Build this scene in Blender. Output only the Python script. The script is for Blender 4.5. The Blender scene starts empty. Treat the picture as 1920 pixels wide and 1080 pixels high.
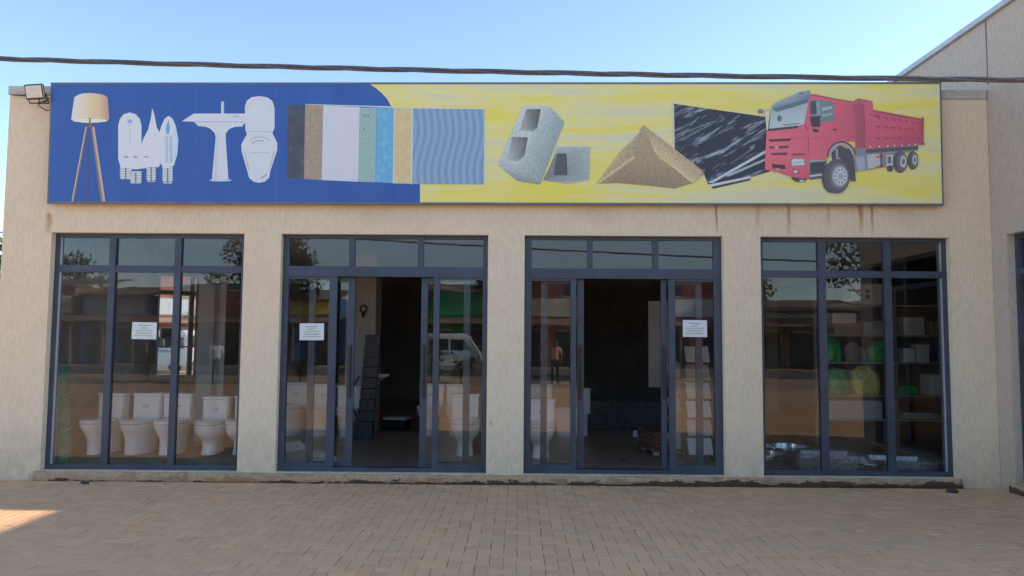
import bpy, bmesh, math, random
from mathutils import Vector, Matrix, noise
from mathutils.geometry import tessellate_polygon
R = math.radians
sc = bpy.context.scene
col = sc.collection
rnd = random.Random(7)

# ------------------------------------------------------------------ camera, sky, sun, exposure
CAM_D, CAM_H = 8.7036, 1.6
YAW, PITCH, ROLL = R(0.494), R(4.014), R(0.409)
cam = bpy.data.cameras.new('camera'); camo = bpy.data.objects.new('camera', cam); col.objects.link(camo)
cam.sensor_width = 36.0; cam.lens = 36.0 * 1430.0 / 1920.0; cam.clip_end = 3000; cam.clip_start = 0.05
F = Vector((-math.sin(YAW) * math.cos(PITCH), math.cos(YAW) * math.cos(PITCH), math.sin(PITCH)))
RT0 = Vector((math.cos(YAW), math.sin(YAW), 0)); U0 = RT0.cross(F)
RT = RT0 * math.cos(ROLL) + U0 * math.sin(ROLL); UP = U0 * math.cos(ROLL) - RT0 * math.sin(ROLL)
m = Matrix((RT, UP, -F)).transposed().to_4x4(); m.translation = (0, -CAM_D, CAM_H)
camo.matrix_world = m
sc.camera = camo

SUN = Vector((1.78, 0.296, 1.0)).normalized()          # towards the sun: low, from the right, just behind the facade
elev = math.asin(SUN.z); azim = math.atan2(SUN.x, SUN.y)
w = bpy.data.worlds.new('World'); sc.world = w; w.use_nodes = True
wn = w.node_tree.nodes; wl = w.node_tree.links
sky = wn.new('ShaderNodeTexSky'); sky.sky_type = 'NISHITA'; sky.sun_disc = False
sky.sun_elevation = elev; sky.sun_rotation = azim
sky.altitude = 1200; sky.air_density = 1.0; sky.dust_density = 0.8; sky.ozone_density = 1.4
bg = wn['Background']; bg.inputs['Strength'].default_value = 0.13
wl.new(sky.outputs[0], bg.inputs['Color'])
sl = bpy.data.lights.new('sun', 'SUN'); sl.energy = 3.05; sl.angle = R(0.53); sl.color = (1.0, 0.88, 0.70)
so = bpy.data.objects.new('sun', sl); col.objects.link(so)
so.rotation_euler = (-SUN).to_track_quat('-Z', 'Y').to_euler(); so.location = (20, 10, 30)
sc.view_settings.view_transform = 'Standard'; sc.view_settings.look = 'None'
sc.view_settings.gamma = 1.0; sc.view_settings.use_curve_mapping = False
sc.view_settings.exposure = 1.36
sc.render.engine = 'CYCLES'
sc.cycles.use_denoising = True
sc.cycles.max_bounces = 10; sc.cycles.transparent_max_bounces = 24; sc.cycles.diffuse_bounces = 5
sc.cycles.sample_clamp_indirect = 8

# ------------------------------------------------------------------ materials
def lin(c): c /= 255.0; return c / 12.92 if c <= 0.04045 else ((c + 0.055) / 1.055) ** 2.4
def S(r, g, b, k=1.0): return tuple(min(0.9, lin(v) * k) for v in (r, g, b))

class NT:
    def __init__(s, name):
        s.m = bpy.data.materials.new(name); s.m.use_nodes = True
        s.n = s.m.node_tree.nodes; s.l = s.m.node_tree.links; s.p = s.n['Principled BSDF']; s.out = s.n['Material Output']
    def add(s, t, **kw):
        n = s.n.new(t)
        for k, v in kw.items(): setattr(n, k, v)
        return n
    def set(s, sock, v):
        if hasattr(v, 'links') or hasattr(v, 'is_linked'): s.l.new(v, sock)
        else: sock.default_value = v
    def pos(s): return s.add('ShaderNodeNewGeometry').outputs['Position']
    def objc(s): return s.add('ShaderNodeTexCoord').outputs['Object']
    def mapping(s, v, scale=(1, 1, 1), rot=(0, 0, 0), loc=(0, 0, 0)):
        n = s.add('ShaderNodeMapping'); s.l.new(v, n.inputs[0]); n.inputs['Location'].default_value = loc
        n.inputs['Rotation'].default_value = rot; n.inputs['Scale'].default_value = scale; return n.outputs[0]
    def noise(s, v, scale, detail=4, rough=0.55, dist=0.0):
        n = s.add('ShaderNodeTexNoise'); s.l.new(v, n.inputs['Vector']); n.inputs['Scale'].default_value = scale
        n.inputs['Detail'].default_value = detail; n.inputs['Roughness'].default_value = rough
        n.inputs['Distortion'].default_value = dist; return n.outputs['Fac']
    def math(s, op, a, b=0.0, c=0.0, clamp=False):
        n = s.add('ShaderNodeMath', operation=op, use_clamp=clamp)
        for i, v in enumerate((a, b, c)):
            if i < len(n.inputs): s.set(n.inputs[i], v)
        return n.outputs[0]
    def ramp(s, v, stops):
        n = s.add('ShaderNodeValToRGB'); s.l.new(v, n.inputs[0]); e = n.color_ramp.elements
        while len(e) < len(stops): e.new(0.5)
        for el, (p, c) in zip(e, stops):
            el.position = p; el.color = (c, c, c, 1) if isinstance(c, (int, float)) else (*c[:3], 1)
        return n.outputs[0]
    def mix(s, f, a, b, mode='MIX'):
        n = s.add('ShaderNodeMix', data_type='RGBA', blend_type=mode)
        s.set(n.inputs[0], f)
        for i, v in ((6, a), (7, b)):
            if isinstance(v, tuple): n.inputs[i].default_value = (*v[:3], 1)
            else: s.l.new(v, n.inputs[i])
        return n.outputs[2]
    def maprange(s, v, a, b, c=0.0, d=1.0):
        n = s.add('ShaderNodeMapRange', clamp=True); s.l.new(v, n.inputs[0])
        for i, x in enumerate((a, b, c, d)): n.inputs[i + 1].default_value = x
        return n.outputs[0]
    def bump(s, h, strength, dist=0.01, normal=None):
        n = s.add('ShaderNodeBump'); s.l.new(h, n.inputs['Height']); n.inputs['Strength'].default_value = strength
        n.inputs['Distance'].default_value = dist
        if normal: s.l.new(normal, n.inputs['Normal'])
        return n.outputs[0]
    def fin(s, color=None, rough=None, normal=None, metal=None, spec=None):
        if color is not None:
            if isinstance(color, tuple): s.p.inputs['Base Color'].default_value = (*color[:3], 1)
            else: s.l.new(color, s.p.inputs['Base Color'])
        for k, v in (('Roughness', rough), ('Metallic', metal), ('Specular IOR Level', spec)):
            if v is not None: s.set(s.p.inputs[k], v)
        if normal is not None: s.l.new(normal, s.p.inputs['Normal'])
        return s.m

_pm = {}
def pm(name, c, rough=0.6, var=0.12, scale=6.0, bump=0.0, bscale=60.0, metal=0.0, spec=0.5):
    if name in _pm: return _pm[name]
    t = NT(name); P = t.pos()
    f = t.noise(P, scale, 5, 0.6)
    lo = tuple(x * (1 - var * 1.6) for x in c); hi = tuple(min(1, x * (1 + var * 1.3)) for x in c)
    cc = t.ramp(f, [(0.3, lo), (0.7, hi)])
    r = t.maprange(t.noise(P, scale * 2.3, 3), 0.3, 0.7, max(0.02, rough - 0.08), min(1, rough + 0.08))
    nrm = t.bump(t.noise(P, bscale, 4), bump, 0.01) if bump else None
    _pm[name] = t.fin(cc, r, nrm, metal, spec); return _pm[name]

def plaster(name, base, stains=(), streak=0.12):
    t = NT(name); P = t.pos()
    sx = t.noise(t.mapping(P, (54, 54, 10)), 1.0, 5, 0.62, 0.6)
    sfine = t.noise(t.mapping(P, (150, 150, 60)), 1.0, 3, 0.6)
    big = t.noise(P, 0.55, 4, 0.6); med = t.noise(t.mapping(P, (4, 4, 1.6)), 1.0, 6, 0.65)
    c = t.mix(t.maprange(sx, 0.28, 0.66), tuple(v * (1 - streak * 1.6) for v in base), tuple(min(.9, v * (1 + streak * 0.4)) for v in base))
    c = t.mix(t.maprange(big, 0.35, 0.7, 0.0, 0.5), c, (base[0] * 0.98, base[1] * 0.92, base[2] * 0.90))
    c = t.mix(t.maprange(med, 0.5, 0.75, 0.0, 0.30), c, tuple(v * 0.74 for v in base))
    pt = t.noise(P, 1.1, 2, 0.4, 0.8); c = t.mix(t.maprange(pt, 0.60, 0.615, 0.0, 0.16), c, (base[0] * .8, base[1] * .82, base[2] * .86))
    sep = t.add('ShaderNodeSeparateXYZ'); t.l.new(P, sep.inputs[0])
    splash = t.math('MULTIPLY', t.maprange(sep.outputs[2], 0.7, 0.02), t.maprange(t.noise(P, 7, 5, 0.7), 0.3, 0.75))
    c = t.mix(t.math('MULTIPLY', splash, 0.6), c, (0.36, 0.24, 0.14))
    wob = t.math('MULTIPLY', t.math('SUBTRACT', t.noise(t.mapping(P, (2, 2, 3.0)), 2.0, 4), 0.5), 0.05)
    for (x0, z1, z0, wd, stc, amt) in stains:
        dx = t.math('ABSOLUTE', t.math('ADD', t.math('SUBTRACT', sep.outputs[0], x0), wob))
        ms = t.maprange(dx, wd, wd * 0.15)
        mz = t.math('MULTIPLY', t.maprange(sep.outputs[2], z0, z0 + 0.6 * (z1 - z0)), t.maprange(sep.outputs[2], z1 + 0.02, z1 - 0.03))
        k = t.math('MULTIPLY', t.math('MULTIPLY', ms, mz), t.maprange(med, 0.3, 0.55, 0.6, 1.0))
        c = t.mix(t.math('MULTIPLY', k, amt * 0.78), c, stc)
    h = t.math('ADD', sx, t.math('MULTIPLY', sfine, 0.45))
    return t.fin(c, 0.92, t.bump(h, 0.8, 0.012), spec=0.2)

RUST = (0.40, 0.16, 0.03)
M = {}
M['wall'] = plaster('wall_plaster', (0.88, 0.73, 0.525), [
    (-5.44, 3.05, 2.76, 0.05, RUST, 1.0), (2.27, 3.25, 2.78, 0.022, (0.25, 0.12, 0.06), 1.0), (3.1, 3.25, 2.78, 0.03, RUST, 0.8),
    (2.74, 3.25, 2.80, 0.05, RUST, 0.45), (3.92, 3.25, 2.78, 0.04, RUST, 1.0), (4.05, 3.25, 2.80, 0.026, RUST, 1.0), (3.55, 3.25, 2.9, 0.03, RUST, 0.5),
    (0.9, 3.25, 2.9, 0.35, (0.45, 0.29, 0.2), 0.35), (-1.7, 3.25, 2.9, 0.6, (0.45, 0.30, 0.2), 0.3), (-3.9, 3.25, 2.9, 0.4, (0.45, 0.30, 0.2), 0.25), (4.4, 3.25, 2.9, 0.25, (0.45, 0.28, 0.17), 0.3),
    (-0.30, 0.70, 0.64, 0.03, (0.3, 0.27, 0.23), 1.0)])
M['wing_wall'] = plaster('wing_plaster', (0.60, 0.505, 0.42), [], 0.2)
M['coping'] = pm('coping_concrete', (0.52, 0.49, 0.45), 0.85, 0.15, 5, 0.3, 40)
M['steel_cap'] = pm('roof_edge_flashing', (0.5, 0.52, 0.55), 0.5, 0.1, 3, metal=0.3)
M['frame'] = pm('powder_coated_aluminium', (0.048, 0.064, 0.094), 0.38, 0.15, 4, spec=0.5)
M['frame_light'] = pm('bare_aluminium_bead', (0.33, 0.36, 0.4), 0.4, 0.1, 4)
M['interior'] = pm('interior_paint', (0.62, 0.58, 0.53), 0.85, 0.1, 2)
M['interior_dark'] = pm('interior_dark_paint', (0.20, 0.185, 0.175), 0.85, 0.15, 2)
M['ceiling'] = pm('ceiling_paint', (0.75, 0.73, 0.70), 0.9, 0.05, 2)
M['pillar'] = pm('pillar_paint', (0.5, 0.47, 0.44), 0.8, 0.06, 2)

def glass_mat():
    t = NT('window_glass'); t.n.remove(t.p); P = t.pos()
    tr = t.add('ShaderNodeBsdfTransparent'); tr.inputs[0].default_value = (0.975, 0.985, 0.98, 1)
    gl = t.add('ShaderNodeBsdfGlossy'); gl.inputs['Roughness'].default_value = 0.0; gl.inputs[0].default_value = (0.97, 0.98, 1, 1)
    b = t.bump(t.noise(P, 1.6, 2), 0.05, 0.01)
    t.l.new(b, gl.inputs['Normal'])
    fr = t.add('ShaderNodeFresnel'); fr.inputs[0].default_value = 1.46
    mx = t.add('ShaderNodeMixShader'); t.l.new(fr.outputs[0], mx.inputs[0]); t.l.new(tr.outputs[0], mx.inputs[1]); t.l.new(gl.outputs[0], mx.inputs[2])
    # thin dust film
    df = t.add('ShaderNodeBsdfDiffuse'); df.inputs[0].default_value = (0.5, 0.45, 0.4, 1)
    m2 = t.add('ShaderNodeMixShader'); t.l.new(t.maprange(t.noise(P, 3, 5, 0.7), 0.45, 0.8, 0.0, 0.02), m2.inputs[0])
    t.l.new(mx.outputs[0], m2.inputs[1]); t.l.new(df.outputs[0], m2.inputs[2])
    t.l.new(m2.outputs[0], t.out.inputs[0]); return t.m
M['glass'] = glass_mat()

def mirror_mat():
    t = NT('mirror_glass'); return t.fin((0.85, 0.87, 0.86), 0.02, metal=1.0)
M['mirror'] = mirror_mat()

def paver_mat(name, grid=False):
    t = NT(name); P = t.pos()
    base = (0.74, 0.43, 0.225)
    big = t.noise(P, 0.5, 5, 0.6); fine = t.noise(P, 60, 4, 0.7); mid = t.noise(P, 4.5, 5, 0.65)
    if grid:
        bt = t.add('ShaderNodeTexBrick'); t.l.new(t.mapping(P, (1, 1, 1), (0, 0, R(90))), bt.inputs[0])
        bt.inputs['Scale'].default_value = 1.0; bt.inputs['Brick Width'].default_value = 0.2; bt.inputs['Row Height'].default_value = 0.1
        bt.inputs['Mortar Size'].default_value = 0.004; bt.inputs['Mortar'].default_value = (0.3, 0.3, 0.3, 1)
        bt.inputs['Color1'].default_value = (0.85, 0.85, 0.85, 1); bt.inputs['Color2'].default_value = (1.1, 1.1, 1.1, 1)
        tint = bt.outputs[0]
    else:
        a = t.add('ShaderNodeAttribute'); a.attribute_name = 'tint'; tint = a.outputs['Color']
    c = t.mix(t.maprange(big, 0.35, 0.65), base, (0.69, 0.415, 0.23))
    c = t.mix(t.maprange(mid, 0.5, 0.75, 0, 0.5), c, (0.60, 0.36, 0.19))
    c = t.mix(t.maprange(fine, 0.55, 0.8, 0, 0.4), c, (0.46, 0.275, 0.135))
    c = t.mix(1.0, c, tint, 'MULTIPLY')
    st = t.noise(t.mapping(P, (1, 1.6, 1)), 1.7, 6, 0.7, 0.5); c = t.mix(t.maprange(st, 0.58, 0.72, 0, 0.4), c, (0.42, 0.25, 0.13))
    c = t.mix(t.maprange(t.noise(P, 2.4, 6, 0.75, 1.0), 0.55, 0.75, 0, 0.4), c, (0.66, 0.44, 0.265))
    return t.fin(c, 0.9, t.bump(fine, 0.35, 0.006), spec=0.25)
M['paver'] = paver_mat('clay_paver')
M['paver_far'] = paver_mat('clay_paver_far', True)
M['joint_sand'] = pm('joint_sand', (0.20, 0.125, 0.075), 0.95, 0.3, 9, 0.5, 80)
M['dirt'] = pm('red_dirt', (0.43, 0.28, 0.17), 0.95, 0.25, 0.35, 0.5, 12)
M['asphalt'] = pm('worn_asphalt', (0.13, 0.115, 0.10), 0.9, 0.2, 0.8, 0.3, 60)

# ------------------------------------------------------------------ mesh helper
class MB:
    def __init__(s): s.v = []; s.f = []; s.mi = []; s.c = []; s.sm = []
    def face(s, pts, mi=0, c=None, smooth=False):
        b = len(s.v); s.v += [tuple(p) for p in pts]; s.f.append(tuple(range(b, b + len(pts)))); s.mi.append(mi); s.c.append(c); s.sm.append(smooth)
    def box(s, x0, x1, y0, y1, z0, z1, mi=0, c=None, bev=0.0):
        if bev <= 0:
            b = len(s.v)
            s.v += [(x, y, z) for z in (z0, z1) for y in (y0, y1) for x in (x0, x1)]
            for f in ((0, 2, 3, 1), (4, 5, 7, 6), (0, 1, 5, 4), (2, 6, 7, 3), (0, 4, 6, 2), (1, 3, 7, 5)):
                s.f.append(tuple(b + i for i in f)); s.mi.append(mi); s.c.append(c); s.sm.append(False)
        else:
            bm = bmesh.new(); bmesh.ops.create_cube(bm, size=1)
            for v in bm.verts: v.co = ((x0 + x1) / 2 + v.co.x * (x1 - x0), (y0 + y1) / 2 + v.co.y * (y1 - y0), (z0 + z1) / 2 + v.co.z * (z1 - z0))
            bmesh.ops.bevel(bm, geom=bm.edges[:], offset=bev, segments=2, affect='EDGES', profile=0.5)
            s.addbm(bm, mi, c); bm.free()
        return s
    def addbm(s, bm, mi=0, c=None, smooth=False):
        b = len(s.v); bm.verts.index_update(); s.v += [tuple(v.co) for v in bm.verts]
        for f in bm.faces: s.f.append(tuple(b + v.index for v in f.verts)); s.mi.append(mi); s.c.append(c); s.sm.append(smooth)
    def loft(s, rings, cap0=True, cap1=True, mi=0, smooth=True, closed=True):
        b = len(s.v); n = len(rings[0])
        for r in rings: s.v += [tuple(p) for p in r]
        for i in range(len(rings) - 1):
            for j in range(n if closed else n - 1):
                k = (j + 1) % n
                s.f.append((b + i * n + j, b + i * n + k, b + (i + 1) * n + k, b + (i + 1) * n + j)); s.mi.append(mi); s.c.append(None); s.sm.append(smooth)
        if cap0: s.f.append(tuple(b + j for j in range(n))[::-1]); s.mi.append(mi); s.c.append(None); s.sm.append(False)
        if cap1: s.f.append(tuple(b + (len(rings) - 1) * n + j for j in range(n))); s.mi.append(mi); s.c.append(None); s.sm.append(False)
        return s
    def tube(s, pts, r, n=8, mi=0, caps=True, smooth=True):
        pts = [Vector(p) for p in pts]; rs = r if isinstance(r, (list, tuple)) else [r] * len(pts); rings = []
        prev = None
        for i, p in enumerate(pts):
            d = (pts[min(i + 1, len(pts) - 1)] - pts[max(i - 1, 0)]).normalized()
            if prev is None:
                a = Vector((0, 0, 1)) if abs(d.z) < 0.9 else Vector((1, 0, 0)); x = d.cross(a).normalized()
            else: x = (prev - d * prev.dot(d)).normalized()
            prev = x; y = d.cross(x)
            rings.append([p + (x * math.cos(2 * math.pi * k / n) + y * math.sin(2 * math.pi * k / n)) * rs[i] for k in range(n)])
        return s.loft(rings, caps, caps, mi, smooth)
    def cyl(s, p, axis, r, L, n=20, mi=0, r2=None):
        a = Vector(axis).normalized(); p = Vector(p)
        return s.tube([p, p + a * L], [r, r if r2 is None else r2], n, mi)
    def xf(s, mat):
        s.v = [tuple(mat @ Vector(v)) for v in s.v]; return s
    def build(s, name, mats, parent=None, loc=None):
        me = bpy.data.meshes.new(name); me.from_pydata(s.v, [], s.f)
        if not isinstance(mats, (list, tuple)): mats = [mats]
        for mm in mats: me.materials.append(M[mm] if isinstance(mm, str) else mm)
        me.polygons.foreach_set('material_index', s.mi); me.polygons.foreach_set('use_smooth', s.sm)
        if any(c is not None for c in s.c):
            at = me.color_attributes.new('tint', 'FLOAT_COLOR', 'CORNER'); k = 0
            for pi, po in enumerate(me.polygons):
                c = s.c[pi]
                for j in range(po.loop_total):
                    cc = (1, 1, 1) if c is None else (c[j] if isinstance(c[0], (tuple, list)) else c)
                    at.data[po.loop_start + j].color = (*cc[:3], 1)
        me.update()
        o = bpy.data.objects.new(name, me); col.objects.link(o)
        if parent: o.parent = parent
        if loc: o.location = loc
        return o

def tag(o, label=None, cat=None, group=None, kind=None):
    if label: o['label'] = label
    if cat: o['category'] = cat
    if group: o['group'] = group
    if kind: o['kind'] = kind
    return o
def empty(name, loc=(0, 0, 0), rz=0.0, **kw):
    o = bpy.data.objects.new(name, None); col.objects.link(o); o.location = loc; o.rotation_euler = (0, 0, rz); o.empty_display_size = 0.1
    return tag(o, **kw)
def copy_tree(o, parent=None):
    c = o.copy(); col.objects.link(c); c.parent = parent
    for ch in list(o.children): copy_tree(ch, c)
    return c
def smooth_shade(o, ang=35):
    for p_ in o.data.polygons: p_.use_smooth = True
    try: o.data.set_sharp_from_angle(angle=R(ang))
    except Exception: pass
    return o

# ------------------------------------------------------------------ ground, road, pavement
g = MB(); N = 24
g.face([(-400, -400, -0.06), (400, -400, -0.06), (400, 400, -0.06), (-400, 400, -0.06)])
tag(g.build('ground', 'dirt'), kind='structure')
g = MB(); g.box(-120, 120, -36.5, -27.5, -0.055, -0.02)
tag(g.build('road', 'asphalt'), kind='structure')
# pavement: bed of sand; every paver a real block near the camera
PX0, PX1, PY0, PY1 = -11.0, 5.40, -9.0, -0.005
g = MB(); g.box(-26, 14, -17.9, 0.0, -0.055, -0.0065)
pav = g.build('pavement', ['joint_sand', 'paver_far']); tag(pav, kind='structure')
g = MB()
g.box(-26, PX0 - 0.01, -17.9, 0, -0.013, -0.001); g.box(PX0 - 0.005, 14, -17.9, PY0 - 0.11, -0.013, -0.001); g.box(PX1 + 0.01, 14, PY0 - 0.1, -3.2, -0.013, -0.0012)
tag(g.build('paver_field', 'paver_far', pav), kind='stuff')
def paver_geo(mb, cx, cy, wx, wy, dz, tilt, tint):
    b = 0.003; ga, gb, gc, gd = (0.0006 + rnd.random() ** 2 * 0.0030 for _ in range(4))
    x0, x1, y0, y1 = cx - wx / 2 + ga, cx + wx / 2 - gb, cy - wy / 2 + gc, cy + wy / 2 - gd
    def z(x, y): return dz + tilt[0] * (x - cx) + tilt[1] * (y - cy)
    A = [(x0 + b, y0 + b), (x1 - b, y0 + b), (x1 - b, y1 - b), (x0 + b, y1 - b)]
    B = [(x0, y0), (x1, y0), (x1, y1), (x0, y1)]
    top = [(x, y, z(x, y)) for x, y in A]; mid = [(x, y, z(x, y) - b) for x, y in B]; low = [(x, y, -0.009) for x, y in B]
    mb.face(top, 0, tint)
    for i in range(4):
        j = (i + 1) % 4
        mb.face([mid[i], mid[j], top[j], top[i]], 0, tint); mb.face([low[i], low[j], mid[j], mid[i]], 0, tint)
def rtint():
    k = 1 + rnd.gauss(0, 0.04); wv = rnd.gauss(0, 0.02)
    return (k * (1 + wv), k, k * (1 - wv * 1.3))
variants = []                                             # seven laid along, seven laid across
for i in range(14):
    mb = MB(); wx_, wy_ = (0.1, 0.2) if i < 7 else (0.2, 0.1)
    paver_geo(mb, 0, 0, wx_, wy_, 0, (rnd.gauss(0, .007), rnd.gauss(0, .005)), rtint())
    o = mb.build('brick', 'paver', pav); variants.append(o)
cand = []; nx = int((PX1 - PX0) / 0.1); ny = int((PY1 - PY0) / 0.1)
for i in range(-1, nx + 1):
    for j in range(-1, ny + 1):
        t_ = (i - j) % 4; x0, y0 = PX0 + i * 0.1, PY1 - (j + 1) * 0.1      # j counts away from the facade
        if t_ == 0: x1, y1 = x0 + 0.2, y0 + 0.1
        elif t_ == 3: x1, y1 = x0 + 0.1, y0 + 0.1; y0 -= 0.1
        else: continue
        x0, x1, y0, y1 = max(x0, PX0), min(x1, PX1), max(y0, PY0 - 0.1), min(y1, PY1)
        if x1 - x0 < 0.03 or y1 - y0 < 0.03: continue
        cand.append(((x0 + x1) / 2, (y0 + y1) / 2, x1 - x0, y1 - y0))
def in_view(x, y):
    d = Vector((x, y, 0)) - camo.matrix_world.translation; zc = d.dot(F)
    if zc <= 0.3: return None
    u, v = 960 + 1430 * d.dot(RT) / zc, 540 - 1430 * d.dot(UP) / zc
    return zc if (5 < u < 1915 and v < 1074) else None
vis = sorted((z_, k) for k, (x, y, a_, b_) in enumerate(cand) for z_ in [in_view(x, y)] if z_ and a_ + b_ > 0.295)
near = {k for _, k in vis[:296]}
mb = MB(); first = {}
for k, (x, y, a_, b_) in enumerate(cand):
    dz = max(-0.003, rnd.gauss(0, 0.0013) + 0.003 * noise.noise(Vector((x * .8, y * .8, 0))))
    if k in near:
        vi = rnd.randrange(7) + (0 if b_ > a_ else 7)
        if vi not in first: o = variants[vi]; first[vi] = 1
        else: o = variants[vi].copy(); col.objects.link(o); o.parent = pav
        o.location = (x, y, dz); o.rotation_euler = (0, 0, rnd.gauss(0, 0.006))
    else: paver_geo(mb, x + rnd.gauss(0, .0006), y + rnd.gauss(0, .0006), a_, b_, dz, (rnd.gauss(0, .006), rnd.gauss(0, .005)), rtint())
tag(mb.build('paver_blocks', 'paver', pav), kind='stuff')

# ------------------------------------------------------------------ shop building
WALL_X0, WALL_X1, PAR_Z = -5.968, 5.404, 4.545
OPEN = [(-5.40, -3.165), (-2.737, -0.353), (0.067, 2.34), (2.767, 4.93)]
OZ0, OZ1 = 0.11, 2.822
shop = empty('shop_building', (0, 0, 0), label='single storey beige plastered shop with four glazed bays', cat='building')
def grid_wall(name, us, zs, openings, thick, to3, matn, parent):
    """wall from a grid of cells with holes; to3(u, d, z) -> point, d = depth behind the face"""
    mb = MB()
    def solid(i, j):
        if i < 0 or j < 0 or i >= len(us) - 1 or j >= len(zs) - 1: return False
        u, z = (us[i] + us[i + 1]) / 2, (zs[j] + zs[j + 1]) / 2
        return not any(a < u < b and c < z < d for a, b, c, d in openings)
    for i in range(len(us) - 1):
        for j in range(len(zs) - 1):
            if not solid(i, j): continue
            u0, u1, z0, z1 = us[i], us[i + 1], zs[j], zs[j + 1]
            mb.face([to3(u0, 0, z0), to3(u1, 0, z0), to3(u1, 0, z1), to3(u0, 0, z1)])
            mb.face([to3(u0, thick, z0), to3(u0, thick, z1), to3(u1, thick, z1), to3(u1, thick, z0)])
            if not solid(i - 1, j): mb.face([to3(u0, 0, z0), to3(u0, 0, z1), to3(u0, thick, z1), to3(u0, thick, z0)])
            if not solid(i + 1, j): mb.face([to3(u1, 0, z0), to3(u1, thick, z0), to3(u1, thick, z1), to3(u1, 0, z1)])
            if not solid(i, j - 1): mb.face([to3(u0, 0, z0), to3(u0, thick, z0), to3(u1, thick, z0), to3(u1, 0, z0)])
            if not solid(i, j + 1): mb.face([to3(u0, 0, z1), to3(u1, 0, z1), to3(u1, thick, z1), to3(u0, thick, z1)])
    return mb.build(name, matn, parent)
us = sorted([WALL_X0, WALL_X1] + [u for o in OPEN for u in o])
grid_wall('wall', us, [-0.05, OZ0, OZ1, PAR_Z - 0.11], [(a, b, OZ0, OZ1) for a, b in OPEN], 0.25, lambda u, d, z: (u, d, z), 'wall', shop)
mb = MB(); mb.box(WALL_X0 - 0.015, 5.40, -0.02, 0.30, PAR_Z - 0.107, PAR_Z, bev=0.008); mb.build('coping', 'coping', shop)
# plinth: rough, broken render below the bays
def plinth_mat():
    t = NT('plinth_render'); P = t.pos()
    n1 = t.noise(t.mapping(P, (3.0, 3.0, 9)), 1.0, 6, 0.7, 0.6); n2 = t.noise(P, 26, 5, 0.7)
    sep = t.add('ShaderNodeSeparateXYZ'); t.l.new(P, sep.inputs[0])
    hgt = t.math('ADD', sep.outputs[2], t.math('MULTIPLY', t.math('SUBTRACT', n1, 0.5), 0.26))
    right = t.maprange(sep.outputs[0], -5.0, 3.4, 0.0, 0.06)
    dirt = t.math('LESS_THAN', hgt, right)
    c = t.mix(t.maprange(n2, 0.3, 0.7), (0.42, 0.26, 0.145), (0.60, 0.42, 0.27))
    c = t.mix(t.maprange(n1, 0.5, 0.62, 0, 0.7), c, (0.27, 0.165, 0.095))
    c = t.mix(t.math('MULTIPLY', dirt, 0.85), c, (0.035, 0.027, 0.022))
    c = t.mix(t.maprange(t.noise(P, 9, 3), 0.68, 0.74, 0, 0.6), c, (0.55, 0.52, 0.48))
    return t.fin(c, 0.95, t.bump(t.math('ADD', n1, n2), 0.8, 0.02), spec=0.1)
M['plinth'] = plinth_mat()
mb = MB(); xs = [-5.435 + i * (4.955 + 5.435) / 260 for i in range(261)]
prof = [(-0.012, -0.03), (-0.052, 0.0), (-0.058, 0.05), (-0.050, 0.085), (-0.040, 0.104), (0.11, 0.1085)]
rings = []
for x in xs:
    r_ = []
    for i, (y, z) in enumerate(prof):
        a = noise.noise(Vector((x * 6, i * 3.1, 1))) + 0.6 * noise.noise(Vector((x * 22, i * 5.1, 4)))
        colm = any(b < x < c for b, c in ((-3.15, -2.75), (-0.34, 0.05), (2.36, 2.75)))
        dy = -0.010 * a + (0.012 * noise.noise(Vector((x * 30, i, 2))) if colm else 0)
        dzz = -0.012 * max(0, a) if 2 <= i <= 4 else 0
        if colm and 2 <= i <= 4: dzz -= 0.014 * max(0, noise.noise(Vector((x * 14, 3, i * .2))))
        r_.append((x, y + dy if i < 5 else y, z + dzz))
    rings.append(r_)
mb.loft(rings, True, True, 0, True, closed=False); mb.build('plinth', 'plinth', shop)
# shell of the shop room
mb = MB(); mb.box(WALL_X0 + 0.05, 5.38, 0.252, 11.0, 0.0, 0.1); 
def floor_mat():
    t = NT('shop_floor_tile'); P = t.pos()
    bt = t.add('ShaderNodeTexBrick'); t.l.new(P, bt.inputs[0]); bt.offset = 0.0
    bt.inputs['Scale'].default_value = 1; bt.inputs['Brick Width'].default_value = 0.6; bt.inputs['Row Height'].default_value = 0.6; bt.inputs['Mortar Size'].default_value = 0.006
    bt.inputs['Color1'].default_value = (0.30, 0.225, 0.165, 1); bt.inputs['Color2'].default_value = (0.33, 0.25, 0.185, 1); bt.inputs['Mortar'].default_value = (0.16, 0.13, 0.10, 1)
    return t.fin(bt.outputs[0], t.maprange(t.noise(P, 5, 4), 0.3, 0.7, 0.25, 0.5))
M['shop_floor'] = floor_mat()
mb.build('floor', 'shop_floor', shop)
mb = MB(); mb.box(WALL_X0, WALL_X0 + 0.2, 0.252, 11.2, -0.05, PAR_Z - 0.15); mb.build('side_wall', 'interior', shop)
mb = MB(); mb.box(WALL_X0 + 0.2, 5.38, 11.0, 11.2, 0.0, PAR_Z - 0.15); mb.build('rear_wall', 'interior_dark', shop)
mb = MB(); mb.box(WALL_X0 + 0.2, 5.38, 0.252, 11.0, 3.02, 3.1); mb.build('ceiling', 'ceiling', shop)
mb = MB(); mb.box(WALL_X0 + 0.02, 5.39, 0.255, 11.2, 3.8, 3.95); mb.build('roof_slab', 'coping', shop)
mb = MB(); mb.box(-2.85, -2.36, 3.9, 4.4, 0.1, 3.02); mb.build('pillar', 'pillar', shop)

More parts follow.
